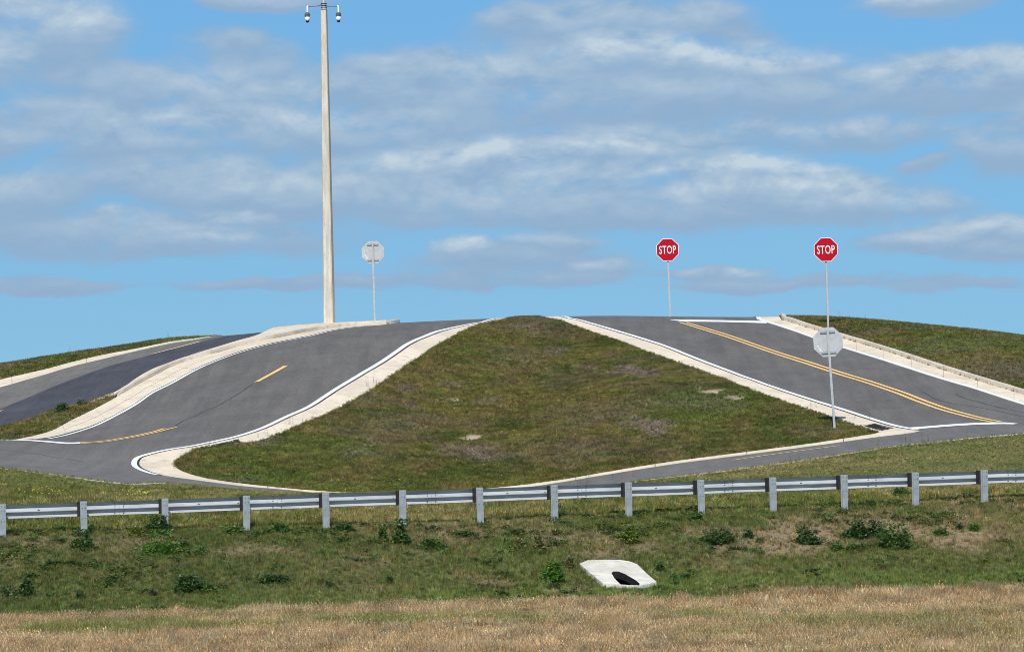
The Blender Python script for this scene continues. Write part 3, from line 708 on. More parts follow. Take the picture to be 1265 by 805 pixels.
# median: raised slab with a kerb face toward the climbing road
med_near=line([(146,489.3),(169.5,475.7),(191.5,463.8),(212.4,452.8),(242,442.3),(269,435.4),(304.7,425),(349.4,416),(386.7,408.8),(424,404),(455,401.6),(478,400.5),(486,'Y',138.0)],.4)
nose=[W((493,'Y',138.6)),W((496,'Y',139.6)),W((494,'Y',141.2))]
med_far=[W(q,.13) for q in ((141,487.2),(172,464.8),(200.5,451),(239,437.6),(276.5,426),(312,415.8))]+[W((338,'Y',140)),W((365,'Y',143.5)),W((400,'Y',146)),W((470,'Y',146))]
med_far=spline(med_far,.4)
med_out=np.r_[med_near,np.array(nose),med_far[::-1]]
md=empty('median',(0,0,0)); tag(md,'raised concrete median carrying the tall pole, between the far left road and the climbing road',None,None,'structure')
kpath=spline(np.r_[med_near[::3],np.array(nose)],.3)
kerb(md,kpath,m_kerb,.15,.17,side=-1,taper=lambda s_,L:min(1.0,.35+s_/1.2))
# which side is the body on? the far edge
mn=offset(med_near,-.175); 
if np.linalg.norm(mn[20]-med_far,axis=1).min()>np.linalg.norm(offset(med_near,.175)[20]-med_far,axis=1).min(): print('median side flipped')
NB=90
slabs_tmp=slabs('median_top','x',resample(mn,NB),resample(med_far,NB),3.05,m_conc,4,lift=.145)
for c_ in list(slabs_tmp.children): c_.parent=md; 
bpy.data.objects.remove(slabs_tmp)
# thin flush tongue of concrete at the tip of the median
tp=line([(110,497.0),(127,490),(141,485)],.3); tq=line([(113,497.6),(129,492.5),(145,488.6)],.3)
ribbon('kerb_tongue',resample(tp,12),resample(tq,12),m_kerb,.03,md)

# ------------------------------------------------------------------ materials for metal, signs
m_galv=mat_noise('galvanised_steel',(.27,.30,.32),(.34,.37,.39),5,.55,.05,.05,60,.15,.4,c3=(.24,.26,.28),s3=14,obj=True)
m_signpost=mat_noise('sign_post_steel',(.36,.385,.395),(.43,.455,.465),5,.55,.05,.05,60,.1,.4,c3=(.32,.34,.35),s3=14,obj=True)
m_rail=mat_noise('galvanised_rail',(.31,.335,.35),(.40,.425,.44),3,.6,.06,.05,60,.0,.25,sc=(.4,1,3),c3=(.25,.265,.275),s3=8)
m_block=mat_noise('dark_blockout',(.018,.019,.024),(.032,.033,.038),12,.8,.1)
m_bolt=mat_noise('bolt_steel',(.06,.06,.062),(.11,.11,.11),30,.6)
m_signback=mat_noise('sign_aluminium',(.40,.41,.41),(.47,.48,.48),4,.55,.05,.05,60,.08,.4,c3=(.36,.37,.37),s3=9,obj=True)
m_red=mat_noise('sign_red',(.40,.003,.014),(.45,.005,.018),4,.6,.04,spec=.1,obj=True)
m_wsign=mat_noise('sign_white',(.80,.80,.80),(.84,.84,.84),4,.45,.03,obj=True)
m_pole=mat_noise('spun_concrete',(.50,.45,.37),(.64,.585,.49),2.4,.85,.10,.3,50,c3=(.34,.30,.25),s3=9,sc=(3,3,.35))
m_plwhite=mat_noise('white_housing',(.82,.82,.82),(.86,.86,.86),5,.35)
m_dome,t_,b_=material('tinted_dome'); b_.inputs['Base Color'].default_value=(.012,.014,.018,1); b_.inputs['Roughness'].default_value=.08
m_darkmetal=mat_noise('dark_metal',(.10,.10,.11),(.16,.16,.17),20,.5,metal=.5)
m_sticker=mat_noise('sticker',(.74,.75,.76),(.80,.80,.80),30,.6,obj=True)
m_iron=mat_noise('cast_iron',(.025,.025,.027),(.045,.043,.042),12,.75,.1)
m_pit_shade=mat_noise('pit_shade_concrete',(.010,.010,.010),(.022,.021,.020),3,.95)  # concrete coloured near-black, standing in for the shade inside the pipe

# ------------------------------------------------------------------ guardrail seen from behind
dirv=np.array([G1[0]-G0[0],G1[1]-G0[1]]); SP=np.linalg.norm(dirv)/13; dirv/=np.linalg.norm(dirv)
nrm=np.array([dirv[1],-dirv[0]])            # toward the camera
Z0=P(2,624.0,79.3)[2]; Z1=P(1214,581.8,85.9)[2]
def railz(n): return Z0+(Z1-Z0)*n/13
gr=empty('guardrail',(float(G0[0]),float(G0[1]),0)); tag(gr,'long galvanised steel guardrail crossing the whole picture in front of the roads','guardrail')
org=np.array([G0[0],G0[1],0])
def lp(n,toward,z):     # n posts along, metres toward the camera, world z
    q=G0+dirv*SP*n+nrm*toward; return (q[0]-org[0],q[1]-org[1],z)
PX=[-100.5,2,102,202.7,303,401,496,591,683,774.6,864,953,1041,1129,1214]
def nposts():
    out=[]
    for px in PX:
        d=ray(px,620); # intersection of the sight line with the guardrail line
        # X=d0*Y ; X=G0x+dir.x*s ; Y=G0y+dir.y*s
        s=(d[0]*G0[1]-G0[0])/(dirv[0]-d[0]*dirv[1]); out.append(s/SP)
    return out
ns=nposts(); ns=[ns[1]-2,ns[1]-1]+ns[1:]+[ns[-1]+1,ns[-1]+2]
rt_=Matrix.Rotation(math.atan2(dirv[1],dirv[0]),3,'Z')
def post_mesh():
    mb=MB(); H_=1.15; w=.070; d=.060; ft=.006; wt=.005
    mb.box((0,-d,-H_/2),(w,ft,H_/2)); mb.box((0,d,-H_/2),(w,ft,H_/2)); mb.box((0,0,-H_/2),(wt,d-ft-.001,H_/2-.001))
    return mb
pm=post_mesh(); pme=None; bme=None; hme=None
for i,n in enumerate(ns):
    p=lp(n,.125,railz(n)+.035)
    if pme is None:
        o=pm.build('post',m_galv,gr); pme=o.data
    else: o=bpy.data.objects.new('post',pme); COL.objects.link(o); o.parent=gr
    o.location=p; o.rotation_euler=(random.uniform(-.012,.012),random.uniform(-.012,.012),math.atan2(dirv[1],dirv[0])+random.uniform(-.02,.02))
    if bme is None:
        mb=MB(); mb.box((0,0,-.172),(.075,.098,.172)); bo=mb.build('blockout',m_block,gr); bme=bo.data
        mb=MB()
        for sx in (-.035,.035):
            for z in (-.055,-.16,-.40): mb.box((sx,-.069,z),(.009,.006,.009))
        ho=tag(mb.build('bolts',m_bolt,o),kind='stuff'); hme=ho.data
    else:
        bo=bpy.data.objects.new('blockout',bme); COL.objects.link(bo); bo.parent=gr
        ho=bpy.data.objects.new('bolts',hme); COL.objects.link(ho); ho.parent=o; ho['kind']='stuff'
    q=lp(n,-.036,railz(n)+.02); bo.location=(q[0]-dirv[0]*.035,q[1]-dirv[1]*.035,q[2]); bo.rotation_euler=(0,0,math.atan2(dirv[1],dirv[0]))
# W-beam profile: (metres away from the road side, height below the top)
wprof=[(.000,0.0),(-.010,-.008),(-.074,-.060),(-.083,-.072),(-.080,-.084),(-.008,-.150),(-.001,-.163),(-.003,-.176),(-.012,-.184),(-.074,-.234),(-.083,-.246),(-.080,-.258),(-.010,-.305),(0,-.312)]
def beam(n0,n1):
    """one length of W-beam with thickness, slightly sagging and dented"""
    rings=[]; K=20; ph=random.uniform(0,6)
    for i in range(K+1):
        n=n0+(n1-n0)*i/K; r=[]
        dz=.004*math.sin(n*2.3+ph); dt=.004*math.sin(n*3.1+ph)
        for (d,z) in wprof: r.append(lp(n,-.150+d+dt,railz(n)+z+dz))
        for (d,z) in wprof[::-1]: r.append(lp(n,-.150+d+dt-.004,railz(n)+z+dz-(.001)))
        rings.append(r)
    mb=MB(); mb.ring(rings); o=mb.build('rail',m_rail,gr); return o
n=ns[0]-.4; joints=[]
starts=[-.53+2*k for k in range(-1,8)]
for k,a in enumerate(starts):
    o=beam(a+.0015 if k else a,a+2-.0015); joints.append((a+2,o))
for (jn,o) in joints:
    mb=MB()
    for du in (-.055,.055):
        for z in (-.03,-.13,-.185,-.28): 
            q=lp(jn+du,-.150-.045,railz(jn)+z); mb.box(q,(.013,.026,.013),rt_)
    tag(mb.build('bolts',m_bolt,o),kind='stuff')
for (jn,o) in joints:      # post slots along each length
    mb=MB()
    for du in (-1.0,-.5): q=lp(jn+du,-.150-.006,railz(jn)-.156); mb.box(q,(.022,.006,.009),rt_)
    tag(mb.build('slots',m_bolt,o),kind='stuff')
rail_len=(ns[0],ns[-1])

# ------------------------------------------------------------------ stop signs
def octagon(r,y,n=8): return [(r*math.cos(math.pi/8+i*math.pi/4),y,r*math.sin(math.pi/8+i*math.pi/4)) for i in range(8)]
def text_mesh(name,s,size,mat,parent,loc,sx=.72,bold=.018,depth=.002):
    cu=bpy.data.curves.new('lettering','FONT'); cu.body=s; cu.size=size; cu.align_x='CENTER'; cu.align_y='CENTER'; cu.offset=bold; cu.extrude=depth; cu.resolution_u=4; cu.space_character=1.08
    to=bpy.data.objects.new('tmp_text',cu); COL.objects.link(to); dg=bpy.context.evaluated_depsgraph_get(); me=bpy.data.meshes.new_from_object(to.evaluated_get(dg)); bpy.data.objects.remove(to)
    me.materials.clear(); me.materials.append(mat)
    # letters stand in the x-z plane facing -y
    co=np.empty(len(me.vertices)*3); me.vertices.foreach_get('co',co); co=co.reshape(-1,3); c=(co.max(0)+co.min(0))/2
    co2=np.stack([(co[:,0]-c[0])*sx,-(co[:,2]-c[2]),(co[:,1]-c[1])],-1); me.vertices.foreach_set('co',co2.ravel().astype(np.float32)); me.update()
    o=bpy.data.objects.new(name,me); COL.objects.link(o); o.parent=parent; o.location=loc; return o
def make_sign():
    """post foot at the origin; the red face looks along -y"""
    root=empty('stop_sign',(0,0,0))
    A=.914; R=A/2/math.cos(math.pi/8); hc=2.27+A/2
    mb=MB(); mb.ring([[ (x,y,z) for x,y,z in ((-.036,-.032,zz),(.036,-.032,zz),(.036,.032,zz),(-.036,.032,zz))] for zz in (-.5,0,1,2,hc+.36)])
    mb.build('post',m_signpost,root)
    mb=MB(); mb.ring([octagon(R,-.002+.0),octagon(R,.003)]); pan=mb.build('sign_panel',m_signback,root); pan.location=(0,-.075,hc)
    mb=MB(); mb.ring([octagon(R-.001,-.004),octagon(R-.001,-.0025)]); mb.build('border',m_wsign,pan)
    mb=MB(); mb.ring([octagon(R-.022,-.006),octagon(R-.022,-.0042)]); mb.build('red_face',m_red,pan)
    text_mesh('lettering','STOP',.46,m_wsign,pan,(0,-.0085,0),sx=.60,bold=.003,depth=.0015)
    for z in (.30,-.34):
        mb=MB(); mb.box((0,.020,z),(.235,.015,.018)); mb.box((0,.036,z+.02),(.235,.002,.024)); mb.build('bracket',m_galv,pan)
    mb=MB()
    for (x,z) in ((.33,-.10),(.31,-.15),(.28,-.19),(.24,-.22),(.27,-.25),(.21,-.28)): mb.box((x,.0045,z),(.022,.0012,.014))
    tag(mb.build('sticker_print',m_sticker,pan),kind='stuff')
    return root
s_near=make_sign()
def set_sign(o,px,py,Y,lean,face,dz=0.0,yaw=0):
    p=P(px,py,Y); x,y=p[0],Y; z=Hs(x,y)+dz
    o.location=(x,y,z); o.rotation_euler=(0,lean*(-1 if face=='back' else 1),(math.pi if face=='back' else 0)+yaw)
    o['_z']=0.0; del o['_z']
    return z,p[2]
s2=copy_tree(s_near); s3=copy_tree(s_near); s4=copy_tree(s_near)
grp='octagonal stop signs on thin metal posts'
b1=W((1031,530)); zz=set_sign(s_near,1031,530,b1[1],-.052,'back'); print('near sign',zz,b1)
tag(s_near,'nearest stop sign, seen from the back, standing in the corner of the grassy hill','stop sign',grp)
print('s2',set_sign(s2,828,389.5,139.5,-.022,'front',yaw=-.05)); tag(s2,'red stop sign facing us, rising from the crest behind the upper white stop line','stop sign',grp)
print('s3',set_sign(s3,1022.8,395,131.5,-.014,'front',dz=.34,yaw=.03)); tag(s3,'red stop sign facing us on the right grass bank, above one seen from behind','stop sign',grp)
print('s4',set_sign(s4,463,396,140.0,-.012,'back',dz=.22)); tag(s4,'stop sign seen from the back on the raised median beside the tall pole','stop sign',grp)

# ------------------------------------------------------------------ tall pole with two cameras
px_,pY=407.0,140.5
pp=P(px_,398,pY); pz=Hs(pp[0],pY)+.15
pole=empty('camera_pole',(pp[0],pY,pz)); pole.rotation_euler=(0,-.0015,math.radians(-14)); tag(pole,'tall tapered concrete pole with two white dome cameras hanging from arms at its top','pole')
Hc=(P(400,13,pY)[2]-pz)
def sq(r,z,ch=.22):
    c=r*(1-ch); return [(r,-c,z),(r,c,z),(c,r,z),(-c,r,z),(-r,c,z),(-r,-c,z),(-c,-r,z),(c,-r,z)]
mb=MB(); mb.ring([sq(.205+(.118-.205)*k/12,-.4 if k==0 else Hc*k/12) for k in range(13)]); mb.build('shaft',m_pole,pole)
mb=MB(); mb.lathe((0,0,Hc),[(.10,-.0),(.115,.0),(.115,.10),(.10,.10),(.10,.30),(.075,.32),(.055,.34),(.055,1.5),(.0,1.5)],14); mb.build('mast_tube',m_galv,pole,True)
mb=MB()
for z in (.12,.20,.28): mb.lathe((0,0,Hc+z),[(.10,-.012),(.125,-.012),(.125,.012),(.10,.012)],14)
mb.build('clamp',m_darkmetal,pole)
for s_,zt,dx in ((-1,.19,.72),(1,.14,.62)):
    mb=MB(); mb.tube((s_*.10,0,Hc+zt),(s_*(dx-.03),0,Hc+zt-.01),.014,.014,8); mb.tube((s_*.10,0,Hc+zt+.05),(s_*.30,0,Hc+zt+.0),.012,.012,8); arm=mb.build('arm',m_darkmetal,pole)
    cr=empty('dome_camera',(s_*dx,0,Hc+zt)); cr.parent=pole
    mb=MB(); mb.tube((-s_*.04,0,.02),(0,0,-.02),.036,.036,10); mb.tube((0,0,.0),(0.0,0,-.26),.034,.034,10); mb.build('drop_pipe',m_plwhite,cr,False)
    mb=MB(); mb.lathe((0,0,-.30),[(.04,.06),(.085,.03),(.10,0),(.10,-.10),(.085,-.13),(.05,-.13)],14)
    for a in range(6): mb.box((.105*math.cos(a*math.pi/3),.105*math.sin(a*math.pi/3),-.36),(.012,.012,.05))
    mb.build('bracket_box',m_darkmetal,cr)
    mb=MB(); mb.lathe((0,0,-.43),[(.05,.02),(.085,0),(.102,-.04),(.105,-.09),(.095,-.13),(.075,-.16)],18); mb.build('housing',m_plwhite,cr,True)
    mb=MB(); mb.lathe((0,0,-.59),[(.074,0),(.070,-.03),(.052,-.062),(.028,-.080),(.0,-.084)],16); mb.build('lens_dome',m_dome,cr,True)

# ------------------------------------------------------------------ culvert end set into the slope
def plate(name,outer,hole,th,lift,mat,parent=None,grid_s=.25):
    V=[tuple(p) for p in outer]; E=[(i,(i+1)%len(outer)) for i in range(len(outer))]
    b0=len(V)
    if hole is not None: V+=[tuple(p) for p in hole]; E+=[(b0+i,b0+(i+1)%len(hole)) for i in range(len(hole))]
    o_=np.array(outer); 
    for x in np.arange(o_[:,0].min(),o_[:,0].max(),grid_s):
        for y in np.arange(o_[:,1].min(),o_[:,1].max(),grid_s): V.append((x,y))
    vo,_,fo,_,_,_=delaunay_2d_cdt([Vector((float(a),float(b))) for a,b in V],E,[],0,1e-5)
    X=np.array([v.x for v in vo]);Y=np.array([v.y for v in vo]); F_=np.array([f for f in fo if len(f)==3]); c=np.stack([X[F_].mean(1),Y[F_].mean(1)],-1)
    k=pip(outer,c[:,0],c[:,1])
    if hole is not None: k&=~pip(hole,c[:,0],c[:,1])
    F_=F_[k]; Z=H(X,Y)+lift+(fbm(X*3,Y*3,1,5)-.5)*.015
    vs=np.stack([X,Y,Z],-1).tolist(); fs=F_.tolist(); n=len(vs)
    from collections import Counter
    ed=Counter(); 
    for f in fs:
        for a,b in ((f[0],f[1]),(f[1],f[2]),(f[2],f[0])): ed[(a,b)]+=1
    vs+= [(x,y,z-th) for x,y,z in vs]
    for (a,b) in list(ed):
        if (b,a) not in ed:
            mx,my=(X[a]+X[b])/2,(Y[a]+Y[b])/2
            if hole is not None:
                hh=np.array(hole); hc_=hh.mean(0); big=hc_+(hh-hc_)*1.04
                if pip(big,np.array([mx]),np.array([my]))[0]: continue
            fs.append((a,a+n,b+n,b))
    return mesh_obj(name,vs,fs,mat,parent)
co_=np.array(culv_out)      # formed concrete: straight edges and plain corners
m_culv=mat_noise('white_concrete',(.52,.485,.41),(.67,.63,.55),1.6,.85,.10,.3,40,c3=(.36,.33,.28),s3=4.5)
cv=empty('culvert_end',(0,0,0)); tag(cv,'white concrete pipe end lying in the green slope with a dark slanting opening','drain')
plate('apron',co_,culv_hole,.13,.085,m_culv,cv)
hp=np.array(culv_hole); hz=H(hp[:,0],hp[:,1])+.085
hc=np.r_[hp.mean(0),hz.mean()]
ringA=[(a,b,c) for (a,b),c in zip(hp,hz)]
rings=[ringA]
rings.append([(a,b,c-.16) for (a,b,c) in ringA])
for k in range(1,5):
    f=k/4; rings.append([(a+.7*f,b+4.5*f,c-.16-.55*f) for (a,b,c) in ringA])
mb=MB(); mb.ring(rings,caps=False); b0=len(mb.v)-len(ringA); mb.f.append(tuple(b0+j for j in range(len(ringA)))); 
mb.build('pipe',m_pit_shade,cv)
# ------------------------------------------------------------------ drain inlets in the gutter
def inlet(q,label):
    c=q.mean(0); root=empty('drain_inlet',(0,0,0)); tag(root,label,'drain')
    z=H(q[:,0],q[:,1])
    inn=c+(q-c)*.90
    zi=H(inn[:,0],inn[:,1])
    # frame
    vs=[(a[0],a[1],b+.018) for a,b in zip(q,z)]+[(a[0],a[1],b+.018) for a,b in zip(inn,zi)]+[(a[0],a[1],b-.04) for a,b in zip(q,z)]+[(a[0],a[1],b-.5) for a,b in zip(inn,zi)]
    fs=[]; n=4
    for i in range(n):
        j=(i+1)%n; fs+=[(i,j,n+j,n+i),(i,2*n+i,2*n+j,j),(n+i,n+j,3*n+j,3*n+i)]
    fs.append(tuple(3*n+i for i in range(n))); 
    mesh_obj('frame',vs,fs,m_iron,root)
    # grate bars between the two long sides
    K=9
    for k in range(1,K):
        t=k/K; A=inn[0]+(inn[1]-inn[0])*t; B=inn[3]+(inn[2]-inn[3])*t; d=(inn[1]-inn[0])/K*.20
        pts=[A-d,A+d,B+d,B-d]; pz=[Hs(p[0],p[1])+.010 for p in pts]
        mb=MB(); mb.ring([[(p[0],p[1],zz-.03) for p,zz in zip(pts,pz)],[(p[0],p[1],zz) for p,zz in zip(pts,pz)]]); mb.build('grate_bar',m_iron,root)
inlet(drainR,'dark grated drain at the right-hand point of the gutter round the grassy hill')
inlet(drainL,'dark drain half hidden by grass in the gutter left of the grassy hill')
# ------------------------------------------------------------------ grass: instanced tufts (stuff)
def leafmat(name,rough=.6,trans=.25,attrtyp='INSTANCER',var=.35,rootdark=None):
    m,t,b=material(name)
    col=attr(t,'tint',attrtyp)
    oi=N(t,'ShaderNodeObjectInfo'); v=maprange(t,oi.outputs['Random'],0,1,1-var,1+var,False)
    c=mixc(t,1.0,col,v,'MULTIPLY')
    vc=attr(t,'blade','GEOMETRY'); c=mixc(t,1.0,c,vc,'MULTIPLY')
    lk(t,c,b.inputs['Base Color']); b.inputs['Roughness'].default_value=rough; b.inputs['Specular IOR Level'].default_value=.08
    tr=N(t,'ShaderNodeBsdfTranslucent'); lk(t,c,tr.inputs[0]); ms=N(t,'ShaderNodeMixShader'); ms.inputs[0].default_value=trans
    lk(t,b.outputs[0],ms.inputs[1]); lk(t,tr.outputs[0],ms.inputs[2])
    out=[n for n in t.nodes if n.type=='OUTPUT_MATERIAL'][0]; lk(t,ms.outputs[0],out.inputs[0]); return m
m_blade=leafmat('grass_blades')
def tuft(name,n,h,rad,width,lean,seed,head=0,curl=.5,hs=1.3):
    """blades of a tuft, unit scale 1 m high before scaling by h; vertex colour 'blade' varies single blades"""
    r=random.Random(seed); vs=[];fs=[];cs=[]
    for i in range(n):
        a=r.uniform(0,6.283); q=rad*math.sqrt(r.random()); x,y=q*math.cos(a),q*math.sin(a)
        hh=h*r.uniform(.45,1.15); d=r.uniform(0,6.283); le=lean*r.uniform(.2,1.3)*hh; lx,ly=le*math.cos(d),le*math.sin(d)
        fa=r.uniform(0,3.14); w=width*r.uniform(.6,1.3); wx,wy=w*math.cos(fa),w*math.sin(fa)
        b=len(vs); v=r.uniform(.62,1.35); hue=r.uniform(-.12,.12)
        vs+=[(x-wx,y-wy,-.02),(x+wx,y+wy,-.02),(x+lx*curl*.5-wx*.8,y+ly*curl*.5-wy*.8,hh*.55),(x+lx*curl*.5+wx*.8,y+ly*curl*.5+wy*.8,hh*.55),(x+lx,y+ly,hh)]
        fs+=[(b,b+1,b+3,b+2),(b+2,b+3,b+4)]
        cs+=[(v*(1+hue),v,v*(1-hue),1)]*5
        if head and r.random()<head:
            b=len(vs); hx,hy=x+lx,y+ly; s=w*hs
            vs+=[(hx-s,hy,hh-.05*h),(hx,hy-s,hh+.01),(hx+s,hy,hh-.05*h),(hx,hy,hh+.10*h)]
            fs+=[(b,b+1,b+2),(b,b+2,b+3)]; cs+=[(1.15*v,1.12*v,1.08*v,1)]*4
    me=bpy.data.meshes.new(name); me.from_pydata(vs,[],fs); me.update(); me.materials.append(m_blade)
    a=me.color_attributes.new('blade','FLOAT_COLOR','POINT'); a.data.foreach_set('color',np.array(cs,np.float32).ravel())
    return bpy.data.objects.new(name,me)      # never linked to the scene: only a source for the tufts
def instancer(name,pts,rot,scl,tint,sources,idx,label):
    me=bpy.data.meshes.new(name); me.from_pydata(pts.tolist(),[],[]); me.update()
    at=me.attributes.new('rot','FLOAT_VECTOR','POINT'); at.data.foreach_set('vector',rot.astype(np.float32).ravel())
    at=me.attributes.new('scl','FLOAT_VECTOR','POINT'); at.data.foreach_set('vector',scl.astype(np.float32).ravel())
    at=me.attributes.new('tint','FLOAT_COLOR','POINT'); at.data.foreach_set('color',np.c_[tint,np.ones(len(tint))].astype(np.float32).ravel())
    at=me.attributes.new('kind','INT','POINT'); at.data.foreach_set('value',idx.astype(np.int32))
    o=bpy.data.objects.new(name,me); COL.objects.link(o); tag(o,label,'grass',None,'stuff')
    ng=bpy.data.node_groups.new(name+'_tufts','GeometryNodeTree'); ng.interface.new_socket('Geometry',in_out='INPUT',socket_type='NodeSocketGeometry'); ng.interface.new_socket('Geometry',in_out='OUTPUT',socket_type='NodeSocketGeometry')
    gi=N(ng,'NodeGroupInput'); go=N(ng,'NodeGroupOutput'); jn=N(ng,'GeometryNodeJoinGeometry')
    def na(nm,ty):
        n=N(ng,'GeometryNodeInputNamedAttribute'); n.data_type=ty; n.inputs[0].default_value=nm; return n.outputs[0]
    e2r=N(ng,'FunctionNodeEulerToRotation'); lk(ng,na('rot','FLOAT_VECTOR'),e2r.inputs[0])
    for k,src in enumerate(sources):
        oi=N(ng,'GeometryNodeObjectInfo'); oi.inputs['Object'].default_value=src; oi.inputs['As Instance'].default_value=True
        cp=N(ng,'FunctionNodeCompare',data_type='INT',operation='EQUAL'); lk(ng,na('kind','INT'),cp.inputs[2]); cp.inputs[3].default_value=k
        ip=N(ng,'GeometryNodeInstanceOnPoints'); lk(ng,gi.outputs[0],ip.inputs['Points']); lk(ng,cp.outputs[0],ip.inputs['Selection']); lk(ng,oi.outputs['Geometry'],ip.inputs['Instance'])
        lk(ng,e2r.outputs[0],ip.inputs['Rotation']); lk(ng,na('scl','FLOAT_VECTOR'),ip.inputs['Scale']); lk(ng,ip.outputs[0],jn.inputs[0])
    lk(ng,jn.outputs[0],go.inputs[0])
    md_=o.modifiers.new('tufts','NODES'); md_.node_group=ng
    return o
turf=[tuft('tuft_turf',15,1.0,.50,.050,.42,s) for s in (1,2,3,4)]
tall=[tuft('tuft_tall',18,1.0,.60,.034,.42,s,.30) for s in (5,6,7)]
dry=[tuft('tuft_dry',22,1.0,.80,.028,.50,s,.30) for s in (8,9,10,11)]
sprig=[tuft('sprig',5,1.0,.22,.014,.5,s,.7) for s in (12,13)]
def leafy(seed):
    r=random.Random(seed); vs=[];fs=[];cs=[]
    for i in range(60):
        a=r.uniform(0,6.283); q=r.random()**.5; c=Vector((q*math.cos(a),q*math.sin(a),r.uniform(.05,1)*(1.1-.6*q))); ax=Vector((r.gauss(0,1),r.gauss(0,1),r.gauss(0,.5))).normalized(); w_=ax.cross(Vector((r.gauss(0,.6),r.gauss(0,.6),1))).normalized(); l=r.uniform(.14,.28)
        k=len(vs); vs+=[c-ax*l,c+w_*l*.55,c+ax*l,c-w_*l*.55]; fs.append((k,k+1,k+2,k+3)); v=r.uniform(.6,1.4); cs+=[(v,v,v,1)]*4
    me=bpy.data.meshes.new('leafy'); me.from_pydata(vs,[],fs); me.update(); me.materials.append(m_blade)
    a=me.color_attributes.new('blade','FLOAT_COLOR','POINT'); a.data.foreach_set('color',np.array(cs,np.float32).ravel()); return bpy.data.objects.new('leafy',me)
SRC=turf+tall+dry+sprig+[leafy(21),leafy(22)]
allroad=[main_poly,a_light,a_dark,ring_poly,gl_poly,gr_poly,ga_poly,np.array(co_),np.array(med_out)]
def near_any(X,Y,polys):
    k=np.zeros(X.shape,bool)
    for p_ in polys: k|=pip(p_,X,Y)
    return k
def scatter(dens_per_m2,x0,x1,y0,y1,sel):
    n=int(dens_per_m2*(x1-x0)*(y1-y0)); X=rng.uniform(x0,x1,n); Y=rng.uniform(y0,y1,n)
    k=np.abs(X)<(Y*.150+4.5); X,Y=X[k],Y[k]
    k=sel(X,Y); return X[k],Y[k]
def hidden_road(X,Y):
    on=near_any(X,Y,allroad)&~pip(hill_poly,X,Y); return ~on
def grow(name,label,dens,box,sel,kinds,hmul,wmul,maxslope=.25,keepmin=.25):
    X,Y=scatter(dens,*box,sel); Z=H(X,Y); col,_,dn,h,fld=cover(X,Y,Z)
    k=rng.random(len(X))<dn; X,Y,Z,col,h,fld=X[k],Y[k],Z[k],col[k],h[k],fld[k]
    k=hidden_road(X,Y)&~((Y>127)&(X<-4.4)&(np.abs(X-np.interp(Y,gl_i[:,1],gl_i[:,0]))<2.2)&(Y<141)); X,Y,Z,col,h,fld=X[k],Y[k],Z[k],col[k],h[k],fld[k]
    n=len(X); rot=np.stack([rng.normal(0,.10,n),rng.normal(0,.10,n),rng.uniform(0,6.283,n)],-1)
    s=h*hmul*rng.uniform(.65,1.35,n)
    scl=np.stack([s*wmul,s*wmul,s],-1); idx=rng.choice(kinds,n)
    v=np.clip(rng.normal(1,.36,(n,1)),.32,2.2); t=rng.normal(0,.10,(n,1)); col=np.clip(col*v*np.c_[1+t,np.ones((n,1)),1-t],.004,.9)
    print(name,n); return instancer(name,np.stack([X,Y,Z],-1),rot,scl,col,SRC,idx,label)
onhill=lambda X,Y: pip(hill_poly,X,Y)
grow('hill_grass','short patchy green and brown grass covering the hill between the roads',330,(-14,14,96,143),onhill,[0,1,2,3],.85,1.25)
grow('verge_grass','pale seeding grass between the guardrail and the lower road',150,(-20,21,78,101),lambda X,Y:(Y>yrail(X)-.2)&~onhill(X,Y),[0,1,2,3,4,5,6],1.0,1.15)
grow('slope_grass','rough green and brown grass on the slope under the guardrail',190,(-18,19,68,89),lambda X,Y:(Y<=yrail(X)-.2)&(Y>ytoe(X)-.3),[0,1,2,4,5,6],.85,1.2)
grow('dry_grass','dry straw-coloured grass of the flat field in front',115,(-16,17,54,80),lambda X,Y:(Y<=ytoe(X)),[7,8,9,10],1.0,1.1)
grow('bank_grass','green grass on the banks left and right of the roads',150,(-26,27,101,147),lambda X,Y:~onhill(X,Y),[0,1,2,3,0,1,2,3,4],1.0,1.25)
# turf creeping over the concrete edges of the island
def fringe(path,d,n_per_m,inward):
    s=arclen(path); n=int(s[-1]*n_per_m); t=rng.uniform(0,s[-1],n); p=np.stack([np.interp(t,s,path[:,0]),np.interp(t,s,path[:,1])],-1)
    return p+rng.normal(0,d,(n,2))
fr=np.r_[fringe(ring_i,.035,9,1),fringe(ga_i,.05,8,1),fringe(near_edge+np.array([0,-.32]),.07,10,1),fringe(a_edge[:30],.08,6,1),fringe(np.array(culv_out[7:13])+np.array([0,-.14]),.07,26,1)]
fr=fr[(np.abs(fr[:,0])<fr[:,1]*.15+3)]
z=H(fr[:,0],fr[:,1]); col,_,dn,h,_=cover(fr[:,0],fr[:,1],z); n=len(fr)
rot=np.stack([rng.normal(0,.15,n),rng.normal(0,.15,n),rng.uniform(0,6.283,n)],-1); s=rng.uniform(.04,.09,n)
instancer('edge_grass',np.c_[fr,z+.01],rot,np.stack([s,s,s],-1),col*rng.normal(.95,.12,(n,1)),SRC,rng.choice([0,1,2,3,4,5],n),'ragged grass creeping over the concrete edges')

